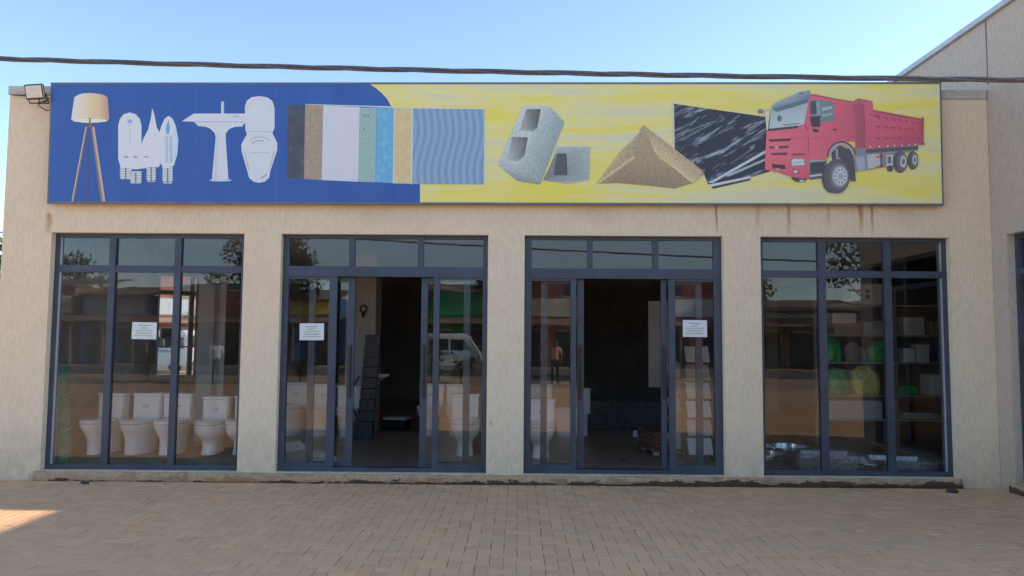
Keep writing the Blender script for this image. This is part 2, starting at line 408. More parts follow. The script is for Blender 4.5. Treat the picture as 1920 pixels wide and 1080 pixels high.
FY0, FY1 = 0.085, 0.145
def bars(mb, lst, y0=FY0, y1=FY1):
    for x0, x1, z0, z1 in lst: mb.box(x0, x1, y0, y1, z0, z1)
def pane(x0, x1, z0, z1, parent, y=0.112):
    mb = MB(); mb.box(x0 - 0.008, x1 + 0.008, y, y + 0.006, z0 - 0.008, z1 + 0.008); return mb.build('pane', 'glass', parent)
def window_bay(x0, x1, zb, mulls, tr, side, light):
    """fixed shop window: outer frame, mullions, transom, panes"""
    fw = 0.052; zt = OZ1
    mb = MB()
    mb.box(x0 + 0.002, x0 + fw, FY0, FY1, zb, zt - 0.002); mb.box(x1 - fw, x1 - 0.002, FY0, FY1, zb, zt - 0.002)
    mb.box(x0 + fw, x1 - fw, FY0 + 0.001, FY1 - 0.001, zt - 0.048, zt - 0.002); mb.box(x0 + fw, x1 - fw, FY0 + 0.001, FY1 - 0.001, zb, zb + 0.055)
    edges = [x0 + fw] + [e for m_ in mulls for e in m_] + [x1 - fw]
    for a, b in mulls: mb.box(a, b, FY0 - 0.004, FY1 + 0.004, zb + 0.055, zt - 0.048)
    for i in range(0, len(edges), 2): mb.box(edges[i], edges[i + 1], FY0 + 0.003, FY1 - 0.003, tr[0], tr[1])
    o = mb.build('window_frame', 'frame', shop)
    mb = MB()
    if side < 0: mb.box(x0 + fw, x0 + fw + 0.022, FY0 + 0.012, FY1 + 0.02, zb + 0.055, tr[0]); mb.box(x0 + fw, x0 + fw + 0.022, FY0 + 0.012, FY1 + 0.02, tr[1], zt - 0.048)
    else: mb.box(x1 - fw - 0.016, x1 - fw, FY0 + 0.012, FY1 + 0.02, zb + 0.055, tr[0]); mb.box(x1 - fw - 0.016, x1 - fw, FY0 + 0.012, FY1 + 0.02, tr[1], zt - 0.048)
    mb.build('glazing_bead', 'frame_light', o)
    for i in range(0, len(edges), 2):
        pane(edges[i], edges[i + 1], zb + 0.055, tr[0], o); pane(edges[i], edges[i + 1], tr[1], zt - 0.048, o)
    return o
window_bay(-5.40, -3.165, 0.112, [(-4.764, -4.69), (-4.0, -3.925)], (2.372, 2.45), -1, True)
window_bay(2.767, 4.93, 0.1095, [(3.455, 3.54), (4.21, 4.29)], (2.362, 2.44), 1, True)
def door_bay(x0, x1, top_mulls, tr, fixed, slide, lw, rw):
    """sliding shop door: transom lights, two fixed side panels, two sliding leaves pushed open behind them"""
    zt, zb = OZ1, 0.1095; mb = MB()
    mb.box(x0 + 0.002, x0 + lw, FY0, FY1, zb, zt - 0.002); mb.box(x1 - rw, x1 - 0.002, FY0, FY1, zb, zt - 0.002)
    mb.box(x0 + lw, x1 - rw, FY0 + 0.001, FY1 - 0.001, zt - 0.04, zt - 0.002)
    mb.box(x0 + lw, x1 - rw, FY0 - 0.012, FY1 + 0.06, tr[0], tr[1]); mb.box(x0 + lw, x1 - rw, FY0 - 0.006, FY1 + 0.07, zb, zb + 0.045)
    ed = [x0 + lw] + [e for m_ in top_mulls for e in m_] + [x1 - rw]
    for a, b in top_mulls: mb.box(a, b, FY0 + 0.002, FY1 - 0.002, tr[1], zt - 0.04)
    o = mb.build('door_frame', 'frame', shop)
    for i in range(0, len(ed), 2): pane(ed[i], ed[i + 1], tr[1], zt - 0.04, o)
    z0, z1 = zb + 0.045, tr[0]
    for k, (a, b, s0, s1) in enumerate(fixed):      # a..b whole panel, s0..s1 the stile towards the doorway
        mb = MB(); mb.box(s0, s1, FY0 + 0.004, FY0 + 0.045, z0, z1)
        g0, g1 = (a, s0) if k == 0 else (s1, b)
        mb.box(g0, g1, FY0 + 0.006, FY0 + 0.043, z0, z0 + 0.05); mb.box(g0, g1, FY0 + 0.006, FY0 + 0.043, z1 - 0.03, z1)
        p_ = mb.build('fixed_panel', 'frame', shop); pane(g0, g1, z0 + 0.05, z1 - 0.03, p_)
    for k, (a, b, s0, s1) in enumerate(slide):      # leading stile s0..s1, trailing stile at the far end
        y0 = FY1 + 0.012; mb = MB(); mb.box(s0, s1, y0, y0 + 0.045, z0 + 0.003, z1 - 0.003)
        e0, e1 = (a, a + 0.075) if k == 0 else (b - 0.075, b)
        mb.box(e0, e1, y0, y0 + 0.045, z0 + 0.003, z1 - 0.003)
        g0, g1 = (e1, s0) if k == 0 else (s1, e0)
        mb.box(g0, g1, y0 + 0.002, y0 + 0.043, z0 + 0.003, z0 + 0.06); mb.box(g0, g1, y0 + 0.002, y0 + 0.043, z1 - 0.06, z1 - 0.003)
        p_ = mb.build('sliding_door', 'frame', shop); pane(g0, g1, z0 + 0.06, z1 - 0.06, p_, y0 + 0.02)
        hx = (s0 + s1) / 2; mb = MB(); mb.box(hx - 0.012, hx + 0.012, y0 - 0.03, y0 + 0.001, 0.95, 1.55, bev=0.004); mb.build('handle', 'black', p_)
M['black'] = pm('black_plastic', (0.02, 0.02, 0.022), 0.45, 0.1)
door_bay(-2.737, -0.353, [(-1.973, -1.905), (-1.172, -1.105)], (2.338, 2.455), [(-2.665, -2.1, -2.19, -2.1), (-0.98, -0.41, -0.98, -0.912)],
         [(-2.44, -1.905, -1.985, -1.905), (-1.13, -0.56, -1.13, -1.055)], 0.072, 0.06)
door_bay(0.067, 2.34, [(0.79, 0.857), (1.55, 1.617)], (2.332, 2.448), [(0.15, 0.665, 0.603, 0.665), (1.73, 2.25, 1.73, 1.803)],
         [(0.26, 0.76, 0.685, 0.76), (1.655, 2.13, 1.655, 1.718)], 0.083, 0.088)

# ------------------------------------------------------------------ right wing of the complex
wing = empty('wing_building', (5.407, 0, 0), label='tall grey beige plastered wing at the right edge, standing at right angles', cat='building')
WX, WZ, WY0, WY1 = 0.0, 5.36, -3.15, 11.2
oy = (-2.75, -0.262); 
grid_wall('wall', [WY0, oy[0], oy[1], 0.26, 8.0, WY1], [-0.05, 0.11, 2.822, 3.0, WZ], [(oy[0], oy[1], 0.11, 2.822), (0.26, 8.0, 0.09, 2.9)], 0.25,
          lambda u, d, z: (d, -u + (WY0 + WY1), z) if False else (d, u, z), 'wing_wall', wing)
mb = MB(); mb.box(0.252, 8.0, WY0, WY0 + 0.25, -0.05, WZ); mb.box(7.75, 8.0, WY0 + 0.25, WY1, -0.05, WZ); mb.box(0.252, 7.75, WY1 - 0.25, WY1, -0.05, WZ); mb.build('outer_wall', 'wing_wall', wing)
mb = MB(); mb.box(-0.05, 8.05, WY0 - 0.05, WY1 + 0.05, WZ + 0.002, WZ + 0.065); mb.build('roof_edge', 'steel_cap', wing)
mb = MB(); mb.box(-0.006, 0.0, -0.045, -0.03, 4.6, WZ - 0.002); mb.build('plaster_joint', 'interior_dark', wing)
mb = MB(); mb.box(0.255, 7.7, WY0 + 0.26, 10.9, 0.0, 0.1); mb.build('floor', 'shop_floor', wing)
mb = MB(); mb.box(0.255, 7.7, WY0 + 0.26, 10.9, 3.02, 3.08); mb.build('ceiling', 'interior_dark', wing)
mb = MB(); mb.box(0.255, 7.7, 0.02, 0.12, 0.1, 3.0); mb.build('partition', 'interior', wing)
mb = MB(); ya, yb = oy
mb.box(0.085, 0.145, yb - 0.06, yb - 0.002, 0.112, 2.82); mb.box(0.085, 0.145, ya + 0.002, ya + 0.06, 0.112, 2.82)
mb.box(0.086, 0.144, ya + 0.06, yb - 0.06, 2.77, 2.82); mb.box(0.086, 0.144, ya + 0.06, yb - 0.06, 0.112, 0.17)
mb.box(0.080, 0.150, -1.10, -1.03, 0.17, 2.77); mb.box(0.080, 0.150, -1.95, -1.88, 0.17, 2.77)
wedges = [(ya + 0.06, -1.95), (-1.88, -1.10), (-1.03, yb - 0.06)]
for a, b in wedges: mb.box(0.088, 0.142, a, b, 2.37, 2.44)
wf = mb.build('window_frame', 'frame', wing)
for a, b in wedges:
    for z0, z1 in ((0.17, 2.37), (2.44, 2.77)):
        mb = MB(); mb.box(0.112, 0.118, a - 0.006, b + 0.006, z0 - 0.006, z1 + 0.006); mb.build('pane', 'glass', wf)
mb = MB(); mb.box(-0.05, 0.08, ya - 0.03, yb + 0.05, 0.0, 0.108, bev=0.006); mb.build('step', 'plinth', wing)

# ------------------------------------------------------------------ signboard with printed pictures (flat print on a flat board)
SC = {'TL': Vector((-5.391, -0.150, 4.527)), 'TR': Vector((4.795, -0.150, 4.575)), 'BL': Vector((-5.397, -0.100, 3.152)), 'BR': Vector((4.808, -0.100, 3.185))}
SNX = (SC['BR'] - SC['BL']).normalized(); SNY = (SC['TL'] - SC['BL']).normalized(); SN = SNX.cross(SNY).normalized()   # towards the street
def uv_of(px, py):
    """photo pixel inside the board's outline -> fraction along and up the board"""
    yt = 157 - 2 * (px - 97) / 1666.0; yb = 380 + 3 * (px - 90) / 1678.0
    v = (yb - py) / (yb - yt); xl = 90 + 7 * v; xr = 1768 - 5 * v
    return (px - xl) / (xr - xl), v
def SP(px, py, lift=0.0):
    u, v = uv_of(px, py); b = SC['BL'].lerp(SC['BR'], u); t = SC['TL'].lerp(SC['TR'], u)
    return b.lerp(t, v) + SN * lift
KP = 1.45
def print_mat():
    t = NT('vinyl_print'); P = t.pos(); a = t.add('ShaderNodeAttribute'); a.attribute_name = 'tint'
    f = t.noise(P, 30, 4, 0.6); g_ = t.noise(P, 1.3, 3)
    c = t.mix(1.0, a.outputs['Color'], t.ramp(f, [(0.3, 0.975), (0.7, 1.015)]), 'MULTIPLY')
    return t.fin(c, 0.42, t.bump(g_, 0.25, 0.05), spec=0.35)
M['print'] = print_mat()
def streak_mat():
    t = NT('vinyl_yellow_print'); P = t.pos()
    n1 = t.noise(t.mapping(P, (0.42, 1, 3.6), (0, R(-7), 0)), 1.0, 5, 0.6, 0.8); n2 = t.noise(t.mapping(P, (0.9, 1, 16), (0, R(-9), 0)), 1.0, 4, 0.6)
    k = t.math('ADD', n1, t.math('MULTIPLY', n2, 0.35))
    pale = S(196, 196, 162, KP * .95); mid = S(202, 198, 134, KP); strong = S(212, 196, 88, KP)
    c = t.ramp(k, [(0.54, pale), (0.66, mid), (0.80, strong)])
    return t.fin(c, 0.42, t.bump(t.noise(P, 1.3, 3), 0.25, 0.05), spec=0.35)
M['yellow_print'] = streak_mat()
def blue_mat():
    t = NT('vinyl_blue_print'); P = t.pos()
    n = t.noise(t.mapping(P, (3.2, 1, 0.25)), 1.0, 4, 0.6)
    c = t.ramp(n, [(0.3, (0.040, 0.118, 0.40)), (0.7, (0.052, 0.145, 0.45))])
    return t.fin(c, 0.40, t.bump(t.noise(P, 1.3, 3), 0.25, 0.05), spec=0.35)
M['blue_print'] = blue_mat()
def wave_mat():
    t = NT('vinyl_wave_tile_print'); P = t.pos()
    sep = t.add('ShaderNodeSeparateXYZ'); t.l.new(P, sep.inputs[0])
    wob = t.math('MULTIPLY', t.math('SINE', t.math('MULTIPLY', sep.outputs[2], 7.5)), 0.03)
    n = t.math('SINE', t.math('MULTIPLY', t.math('ADD', t.math('ADD', sep.outputs[0], wob), t.math('MULTIPLY', sep.outputs[2], -0.05)), 78.0))
    c = t.ramp(t.maprange(n, -1, 1), [(0.1, S(112, 140, 162, KP)), (0.4, S(121, 149, 171, KP)), (0.85, S(129, 156, 177, KP))])
    return t.fin(c, 0.42, spec=0.35)
M['wave_print'] = wave_mat()
def marble_mat():
    t = NT('vinyl_marble_print'); P = t.pos()
    mp = t.mapping(P, (1, 1, 1), (0, R(28), 0)); n = t.noise(t.mapping(mp, (2.0, 1, 11)), 1.0, 7, 0.72, 0.7)
    n2 = t.noise(t.mapping(mp, (3, 1, 9), (0, R(-60), 0)), 1.0, 5, 0.7, 2.0)
    k = t.math('ADD', t.maprange(n, 0.52, 0.68), t.math('MULTIPLY', t.maprange(n2, 0.60, 0.72), 0.45), clamp=True)
    c = t.mix(k, S(52, 58, 68, KP), S(170, 182, 190, KP)); return t.fin(c, 0.42, spec=0.35)
M['marble_print'] = marble_mat()
def sand_mat():
    t = NT('vinyl_sand_print'); P = t.pos(); a = t.add('ShaderNodeAttribute'); a.attribute_name = 'tint'
    n = t.noise(t.mapping(P, (40, 1, 75)), 1.0, 5, 0.75, 0.5)
    c = t.mix(1.0, a.outputs['Color'], t.ramp(n, [(0.35, 0.62), (0.65, 1.18)]), 'MULTIPLY'); return t.fin(c, 0.45, spec=0.3)
M['sand_print'] = sand_mat()
def darktile_mat():
    t = NT('vinyl_black_tile_print'); P = t.pos(); n = t.noise(t.mapping(P, (6, 1, 9)), 1.0, 6, 0.75, 1.5)
    c = t.mix(t.maprange(n, 0.62, 0.75), t.ramp(t.noise(P, 3, 4), [(0.3, S(58, 62, 70, KP)), (0.7, S(84, 92, 102, KP))]), S(170, 178, 182, KP)); return t.fin(c, 0.42, spec=0.35)
M['black_tile_print'] = darktile_mat()
def pattern_mat(name, a_, b_, sc_):
    t = NT(name); P = t.pos(); v = t.add('ShaderNodeTexVoronoi', feature='F1'); t.l.new(t.mapping(P, (sc_, 1, sc_ * .8)), v.inputs[0]); v.inputs['Scale'].default_value = 1; v.inputs['Randomness'].default_value = 0.25
    s_ = t.math('SINE', t.math('MULTIPLY', v.outputs['Distance'], 11.0))
    c = t.mix(t.maprange(s_, -0.5, 0.8), S(*a_, KP), S(*b_, KP)); c = t.mix(t.maprange(t.noise(P, 40, 4), .4, .7, 0, .4), c, S(*a_, KP))
    return t.fin(c, 0.42, spec=0.35)
M['brown_tile_print'] = pattern_mat('vinyl_brown_tile_print', (146, 135, 114), (155, 144, 122), 9)
M['blue_tile_print'] = pattern_mat('vinyl_blue_tile_print', (96, 157, 187), (112, 169, 196), 8)
M['tan_tile_print'] = pattern_mat('vinyl_tan_tile_print', (187, 174, 130), (194, 181, 138), 7)
M['green_tile_print'] = pattern_mat('vinyl_green_tile_print', (136, 164, 158), (150, 172, 168), 26)

def block_mat():
    t = NT('vinyl_concrete_print'); P = t.pos(); a = t.add('ShaderNodeAttribute'); a.attribute_name = 'tint'
    n = t.noise(P, 55, 5, 0.75); c = t.mix(1.0, a.outputs['Color'], t.ramp(n, [(0.35, 0.72), (0.65, 1.14)]), 'MULTIPLY'); return t.fin(c, 0.45, spec=0.3)
M['block_print'] = block_mat()
class PR:
    """a printed picture: flat polygons in sheet layers on the board"""
    def __init__(s, base=2): s.mb = MB(); s.base = base; s.mats = ['print']
    def mi(s, mat):
        if mat not in s.mats: s.mats.append(mat)
        return s.mats.index(mat)
    def P(s, pts, c=(200, 200, 200), layer=0, mat='print', k=KP):
        mi = s.mi(mat); lift = (s.base + layer) * 0.0012
        hz = lambda q: tuple(v * 0.84 + 27 for v in q)                # haze mixed into the print colours: blacks lifted to grey, colours dulled
        c = [hz(q) for q in c] if isinstance(c[0], (tuple, list)) else hz(c)
        cols = [S(*q, k) for q in c] if isinstance(c[0], (tuple, list)) else [S(*c, k)] * len(pts)
        q3 = [SP(x, y, lift) for x, y in pts]
        flat = [Vector((x, -y, 0)) for x, y in pts]
        for tri in tessellate_polygon([flat]):
            a, b, d = (flat[i] for i in tri)
            if (b - a).cross(d - a).z < 0: tri = tuple(reversed(tri))
            s.mb.face([q3[i] for i in tri], mi, [cols[i] for i in tri])
        return s
    def ell(s, cx, cy, rx, ry, c, layer=0, n=28, a0=0, a1=360, mat='print'):
        full = abs(a1 - a0) >= 360
        pts = [(cx + rx * math.cos(R(a0 + (a1 - a0) * i / (n if full else n - 1))), cy + ry * math.sin(R(a0 + (a1 - a0) * i / (n if full else n - 1)))) for i in range(n)]
        return s.P(pts, c, layer, mat)
    def ring(s, cx, cy, rx, ry, w_, c, layer, a0=0, a1=360, n=24):
        for i in range(n):
            t0, t1 = R(a0 + (a1 - a0) * i / n), R(a0 + (a1 - a0) * (i + 1) / n)
            f_ = lambda t, d: (cx + (rx + d) * math.cos(t), cy + (ry + d) * math.sin(t))
            s.P([f_(t0, 0), f_(t0, w_), f_(t1, w_), f_(t1, 0)], c, layer)
        return s
    def line(s, a, b, w_, c, layer):
        d = Vector((b[0] - a[0], b[1] - a[1])); n_ = Vector((-d.y, d.x)).normalized() * w_ / 2
        return s.P([(a[0] + n_.x, a[1] + n_.y), (b[0] + n_.x, b[1] + n_.y), (b[0] - n_.x, b[1] - n_.y), (a[0] - n_.x, a[1] - n_.y)], c, layer)
    def rect(s, x0, y0, x1, y1, c, layer=0, mat='print'): return s.P([(x0, y0), (x1, y0), (x1, y1), (x0, y1)], c, layer, mat)
    def done(s, name, parent): return s.mb.build(name, s.mats, parent)

sign = empty('signboard', (0, 0, 0), label='long blue and yellow billboard across the shop front printed with building supplies', cat='sign')
mb = MB(); c4 = [SC[k] for k in ('BL', 'BR', 'TR', 'TL')]
mb.face(c4); bk = [p_ - SN * 0.05 for p_ in c4]; mb.face(bk[::-1])
for i in range(4): mb.face([c4[i], bk[i], bk[(i + 1) % 4], c4[(i + 1) % 4]])
mb.build('panel', 'yellow_print', sign)
M['sign_edge'] = pm('sign_edge_metal', (0.16, 0.18, 0.22), 0.5, 0.1, 5, metal=0.4)
mb = MB()
for (a, b) in (('TL', 'TR'), ('BL', 'BR'), ('BL', 'TL'), ('BR', 'TR')):
    A, B = SC[a], SC[b]; d = (B - A).normalized(); s_ = d.cross(SN) * (0.011 if a[0] == b[0] else 0.009)
    ext = d * 0.011
    q = [A - ext - s_, A - ext + s_, B + ext + s_, B + ext - s_]
    dz = 0.004 if a[0] == b[0] else 0.0025
    mb.loft([[p_ - SN * 0.055 for p_ in q], [p_ + SN * dz for p_ in q]], True, True, 0, False)
mb.build('edge_trim', 'sign_edge', sign)
for X in (-4.6, -2.2, 0.2, 2.6, 4.2):
    mb = MB(); mb.box(X - 0.02, X + 0.02, -0.06, -0.0, 3.3, 3.34); mb.build('bracket', 'sign_edge', sign)
    mb = MB(); mb.box(X - 0.02, X + 0.02, -0.1, -0.0, 4.3, 4.34); mb.build('bracket', 'sign_edge', sign)
pr = PR(1); pr.P([(97.5, 157.6), (695, 157), (708, 165), (720, 175), (729, 185), (735, 196), (738, 200), (765, 260), (791, 300), (791.5, 379.6), (90.8, 379.4)], (60, 95, 165), 0, 'blue_print'); pr.done('blue_field', sign)
# floor lamp
pr = PR(); tops = [(140, 183), (148, 178), (158, 175.5), (170, 175), (186, 176.5), (196, 178.5), (203, 183)]; bots = [(134, 225), (144, 229), (156, 231), (170, 231.5), (188, 230.5), (199, 228.5), (206, 224)]
lc = [(205, 205, 198), (204, 203, 190), (205, 200, 165), (205, 188, 142), (200, 175, 135), (186, 148, 122), (172, 132, 112)]
for i in range(6): pr.P([tops[i], tops[i + 1], bots[i + 1], bots[i]], [lc[i], lc[i + 1], lc[i + 1], lc[i]])
pr.ell(170, 227, 33, 3.6, (226, 222, 190), 1); pr.P([(168, 222), (171, 222), (171, 240), (168.5, 240)], (110, 95, 85), 2)
pr.P([(161, 238), (165.5, 238), (140, 379), (134.5, 379)], (180, 165, 145), 0); pr.P([(163, 240), (165.5, 238), (140, 379), (137, 379)], (105, 90, 80), 1)
pr.P([(166.5, 238), (169, 238), (166, 379), (163, 379)], (62, 62, 92), 0); pr.P([(171, 236), (178, 239), (199, 379), (190, 379)], (120, 105, 95), 0); pr.P([(174, 240), (178, 239), (199, 379), (195, 379)], (180, 160, 140), 1)
pr.P([(160, 239), (167, 233), (172, 233), (179, 239)], (90, 80, 78), 1); pr.done('printed_lamp', sign)
# bulbs
pr = PR(); W = (196, 203, 208)
pr.P([(223, 300), (223, 236), (226, 224), (233, 215), (245, 211.5), (256, 215), (264, 224), (267, 236), (267, 300), (262, 318), (229, 318)], W)
pr.P([(287, 203), (291, 214), (296, 240), (302, 250), (306, 300), (300, 314), (276, 316), (258, 318), (258, 300), (266, 275), (270, 262), (279, 245), (285, 222)], W, 1)
pr.P([(318, 218), (325, 222), (332, 237), (337, 262), (335, 290), (328, 312), (308, 316), (300, 300), (298, 262), (304, 238), (311, 223)], W, 2)
for (x0, x1, y0, y1) in ((228, 247, 314, 337), (247, 266, 322, 345), (278, 293, 312, 342), (308, 325, 314, 345)):
    pr.rect(x0, y0, x1, y1, (150, 172, 180), 1); n_ = int((y1 - y0) / 4.5)
    for i in range(n_): pr.rect(x0 - 1.5, y0 + i * 4.5, x1 + 1.5, y0 + i * 4.5 + 2.6, (196, 206, 208), 3)
    pr.rect((x0 + x1) / 2 - 1.2, y0 + 2, (x0 + x1) / 2 + 1.2, y1 - 1, (95, 110, 112), 4)
pr.ell(245, 228, 5, 4, (130, 165, 205), 1); pr.rect(244, 228, 246, 270, (175, 190, 190), 1)
pr.P([(318, 226), (321, 240), (319, 252), (314, 252), (313, 240)], (88, 150, 190), 3)
for x in (312.5, 316, 321, 324): pr.rect(x, 256, x + 1.3, 306, (100, 160, 200), 3)
pr.P([(330, 232), (337, 262), (335, 290), (329, 310), (331, 270)], (165, 200, 212), 3)
for x in (238, 256, 276): pr.ell(x, 295, 5, 1.6, (140, 145, 150), 3, 12)
pr.done('printed_bulbs', sign)
# basin and toilet
pr = PR(); W = (194, 201, 207)
pr.P([(343, 228), (366, 213.5), (417, 213.5), (417.5, 191), (422.5, 191), (423, 213.5), (463, 213.5), (463, 230), (457, 238), (443, 238.5), (432, 243), (426, 251), (426, 262), (431, 336), (406, 337.5), (400, 336), (407, 258), (405, 250), (397, 242), (388, 238), (374, 237), (366, 229)], W)
pr.ell(416, 338.5, 21, 2.2, (176, 200, 220), 0, 20); pr.rect(366, 228.5, 460, 229.8, (150, 158, 168), 1); pr.P([(440, 219), (452, 217), (452, 218.4), (440, 220.5)], (140, 148, 156), 1); pr.rect(421, 191, 422.8, 213, (150, 180, 205), 1)
pr.P([(410, 250), (413, 252), (410, 336), (403, 336)], (182, 190, 197), 1); pr.done('printed_basin', sign)
pr = PR(3)
pr.P([(462, 202), (465, 190), (474, 183), (489, 180.5), (504, 183), (514, 190), (518, 202), (518, 240), (514, 250), (523, 269), (523, 282), (510, 322), (508, 334), (500, 341), (489, 343.5), (478, 341), (470, 334), (467, 322), (456, 285), (455, 272), (466, 252), (463, 244)], W)
pr.ring(490, 270, 20, 12, 1.3, (140, 152, 160), 1, 200, 340); pr.ring(490, 273, 14, 8, 1.6, (120, 134, 142), 1, 190, 300); pr.rect(472, 286.5, 508, 287.6, (150, 160, 166), 1)
pr.P([(489, 335), (504, 326), (503, 330), (494, 335)], (132, 146, 152), 1); pr.rect(467, 247, 513, 248, (160, 168, 176), 1)
pr.ring(490, 213, 23, 26, 1.0, (176, 184, 192), 1, 190, 350); pr.P([(459, 285), (462, 284), (472, 320), (469, 321)], (172, 182, 190), 1); pr.P([(519, 285), (516, 284), (507, 320), (509, 321)], (172, 182, 190), 1)
pr.done('printed_toilet', sign)
# tiles
pr = PR()
for q, c, mat in (([(543, 198), (575, 197), (573, 335.5), (541, 335)], (75, 80, 90), 'black_tile_print'), ([(575.5, 197), (609, 198), (606, 338), (573.5, 336)], (150, 138, 118), 'brown_tile_print'),
               ([(609.5, 198), (677, 201), (674, 341), (606.5, 338)], (190, 195, 203), 'print'), ([(677.5, 202), (710, 202), (708, 342), (674.5, 341)], (142, 167, 162), 'green_tile_print'),
               ([(710.5, 201), (743, 203), (741, 343.5), (708.5, 342)], (95, 160, 190), 'blue_tile_print'), ([(743.5, 203), (777, 204), (776, 345), (741.5, 344)], (190, 175, 130), 'tan_tile_print'),
               ([(777.5, 204), (912, 205), (911, 346), (776.5, 345.5)], (115, 145, 170), 'wave_print')): pr.P(q, c, 0, mat)
for q in ([(576, 195.5), (777, 201), (777, 203.5), (576, 196.6)], [(777, 201.5), (914, 203.5), (914, 205), (777, 203.6)], [(912.3, 205), (914, 205), (913, 347.5), (911.3, 347.5)]): pr.P(q, (196, 202, 196), 1)
for q in ([(776, 203), (778, 203), (777, 346), (775, 346)], [(742.5, 203), (744, 203), (742, 344), (740.5, 344)], [(676.5, 202), (678, 202), (675, 341), (673.5, 341)]): pr.P(q, (205, 208, 205), 2)
for (x, y) in ((687, 217), (694, 218), (686, 243)): pr.ell(x, y, 1.5, 2.2, (80, 100, 100), 2, 8)
pr.done('printed_tiles', sign)
# concrete blocks
pr = PR()
pr.P([(1048, 275), (1111, 276), (1109, 337), (1072, 345.5), (1022, 338), (1036, 310)], [(168, 182, 176), (160, 174, 170), (150, 166, 160), (165, 178, 172), (120, 130, 126), (110, 120, 118)], 0, 'block_print')
pr.P([(1048, 288), (1066, 288), (1068, 329), (1042, 329)], (72, 76, 78), 1, 'block_print'); pr.P([(1042, 329), (1030, 336), (1024, 336), (1048, 288)], (108, 118, 114), 1); pr.rect(1069, 313, 1082, 314.2, (120, 130, 126), 2, 'block_print')
pr.P([(1022, 199), (1037, 201), (1062, 229), (1017, 346), (973, 339), (979, 309)], [(178, 190, 184), (165, 180, 176), (138, 156, 152), (136, 154, 150), (150, 166, 162), (170, 184, 178)], 2, 'block_print')
pr.P([(984, 200), (1023, 199), (979.5, 309.5), (938, 309)], [(192, 200, 192), (190, 200, 192), (180, 192, 186), (176, 188, 184)], 3, 'block_print'); pr.P([(938, 309), (980, 309), (1015, 346), (973, 339)], [(168, 180, 176), (176, 188, 182), (128, 140, 138), (130, 142, 140)], 3, 'block_print')
pr.P([(991, 205), (1018, 204.5), (1011, 240), (1003, 247), (978, 245)], [(120, 128, 122), (70, 74, 74), (88, 94, 90), (150, 160, 152), (168, 178, 170)], 4, 'block_print'); pr.P([(964, 257), (994, 258), (987, 292), (977, 303), (956, 301)], [(128, 136, 130), (76, 80, 80), (92, 98, 94), (152, 162, 154), (170, 180, 172)], 4, 'block_print')
pr.done('printed_concrete_blocks', sign)
# marble slab
pr = PR(); pr.P([(1264, 194), (1445, 220), (1445, 322), (1345, 352), (1330, 345), (1323, 325), (1268, 300)], (60, 65, 75), 0, 'marble_print')
pr.P([(1330, 343), (1440, 280), (1440, 286), (1340, 343)], (176, 186, 190), 1); pr.P([(1332, 346), (1410, 330), (1410, 334), (1337, 350)], (190, 196, 198), 1); pr.P([(1337, 350), (1410, 334), (1409, 338), (1340, 354)], (50, 55, 60), 1)
pr.P([(1264, 194), (1267, 196), (1268.5, 290), (1265.5, 280)], (186, 194, 190), 1); pr.P([(1360, 330), (1440, 296), (1440, 300), (1370, 331)], (150, 162, 168), 1); pr.done('printed_marble_slab', sign)
# sand heap
pr = PR(4); sd = 'sand_print'
pr.P([(1209, 235), (1213, 237), (1190, 262), (1166, 284), (1122, 344), (1190, 298)], [(168, 150, 114), (168, 150, 114), (178, 162, 120), (184, 168, 120), (184, 170, 122), (160, 142, 108)], 0, sd)
pr.P([(1204, 241), (1190, 296), (1122, 344.5), (1160, 343), (1220, 348), (1268, 353.5), (1302, 343), (1238, 296), (1214, 240)], [(168, 148, 112), (160, 140, 106), (158, 138, 104), (138, 120, 92), (134, 116, 90), (140, 122, 94), (150, 132, 100), (165, 146, 108), (166, 148, 112)], 1, sd)
pr.P([(1210, 235), (1232, 288), (1304, 342), (1324, 326), (1318, 318)], [(170, 150, 114), (206, 190, 140), (196, 180, 132), (150, 132, 100), (176, 158, 118)], 2, sd)
pr.P([(1232, 286), (1240, 292), (1306, 341), (1298, 342)], (212, 196, 146), 3, sd); pr.P([(1190, 292), (1196, 296), (1128, 344), (1122, 344)], (198, 182, 134), 3, sd); pr.done('printed_sand_heap', sign)
# tipper truck, traced in enlarged coordinates
pr = PR(5); T = lambda *pts: [(1420 + x / 4.909, 160 + y / 4.909) for x, y in pts]
RD, RD2, DK = (214, 92, 108), (196, 82, 100), (62, 64, 68)
pr.P(T((900, 570), (1480, 555), (1478, 600), (1260, 640), (1250, 740), (1100, 765), (930, 795), (895, 795)), (118, 124, 128), 0)
pr.P(T((905, 660), (990, 650), (1000, 780), (930, 795)), (150, 158, 164), 1); pr.P(T((1010, 640), (1140, 628), (1150, 750), (1020, 768)), (168, 174, 178), 1); pr.P(T((1000, 590), (1480, 560), (1480, 590), (1000, 625)), (72, 74, 80), 1)
pr.P(T((1095, 650), (1180, 640), (1180, 660), (1095, 672)), (200, 90, 85), 2); pr.P(T((1090, 745), (1185, 725), (1185, 745), (1090, 762)), (205, 88, 84), 2); pr.P(T((1128, 600), (1150, 598), (1156, 750), (1134, 752)), (90, 94, 98), 2); pr.P(T((1190, 640), (1250, 640), (1248, 735), (1190, 745)), (182, 188, 190), 1); pr.P(T((1200, 655), (1235, 655), (1235, 715), (1200, 722)), (96, 100, 104), 2)
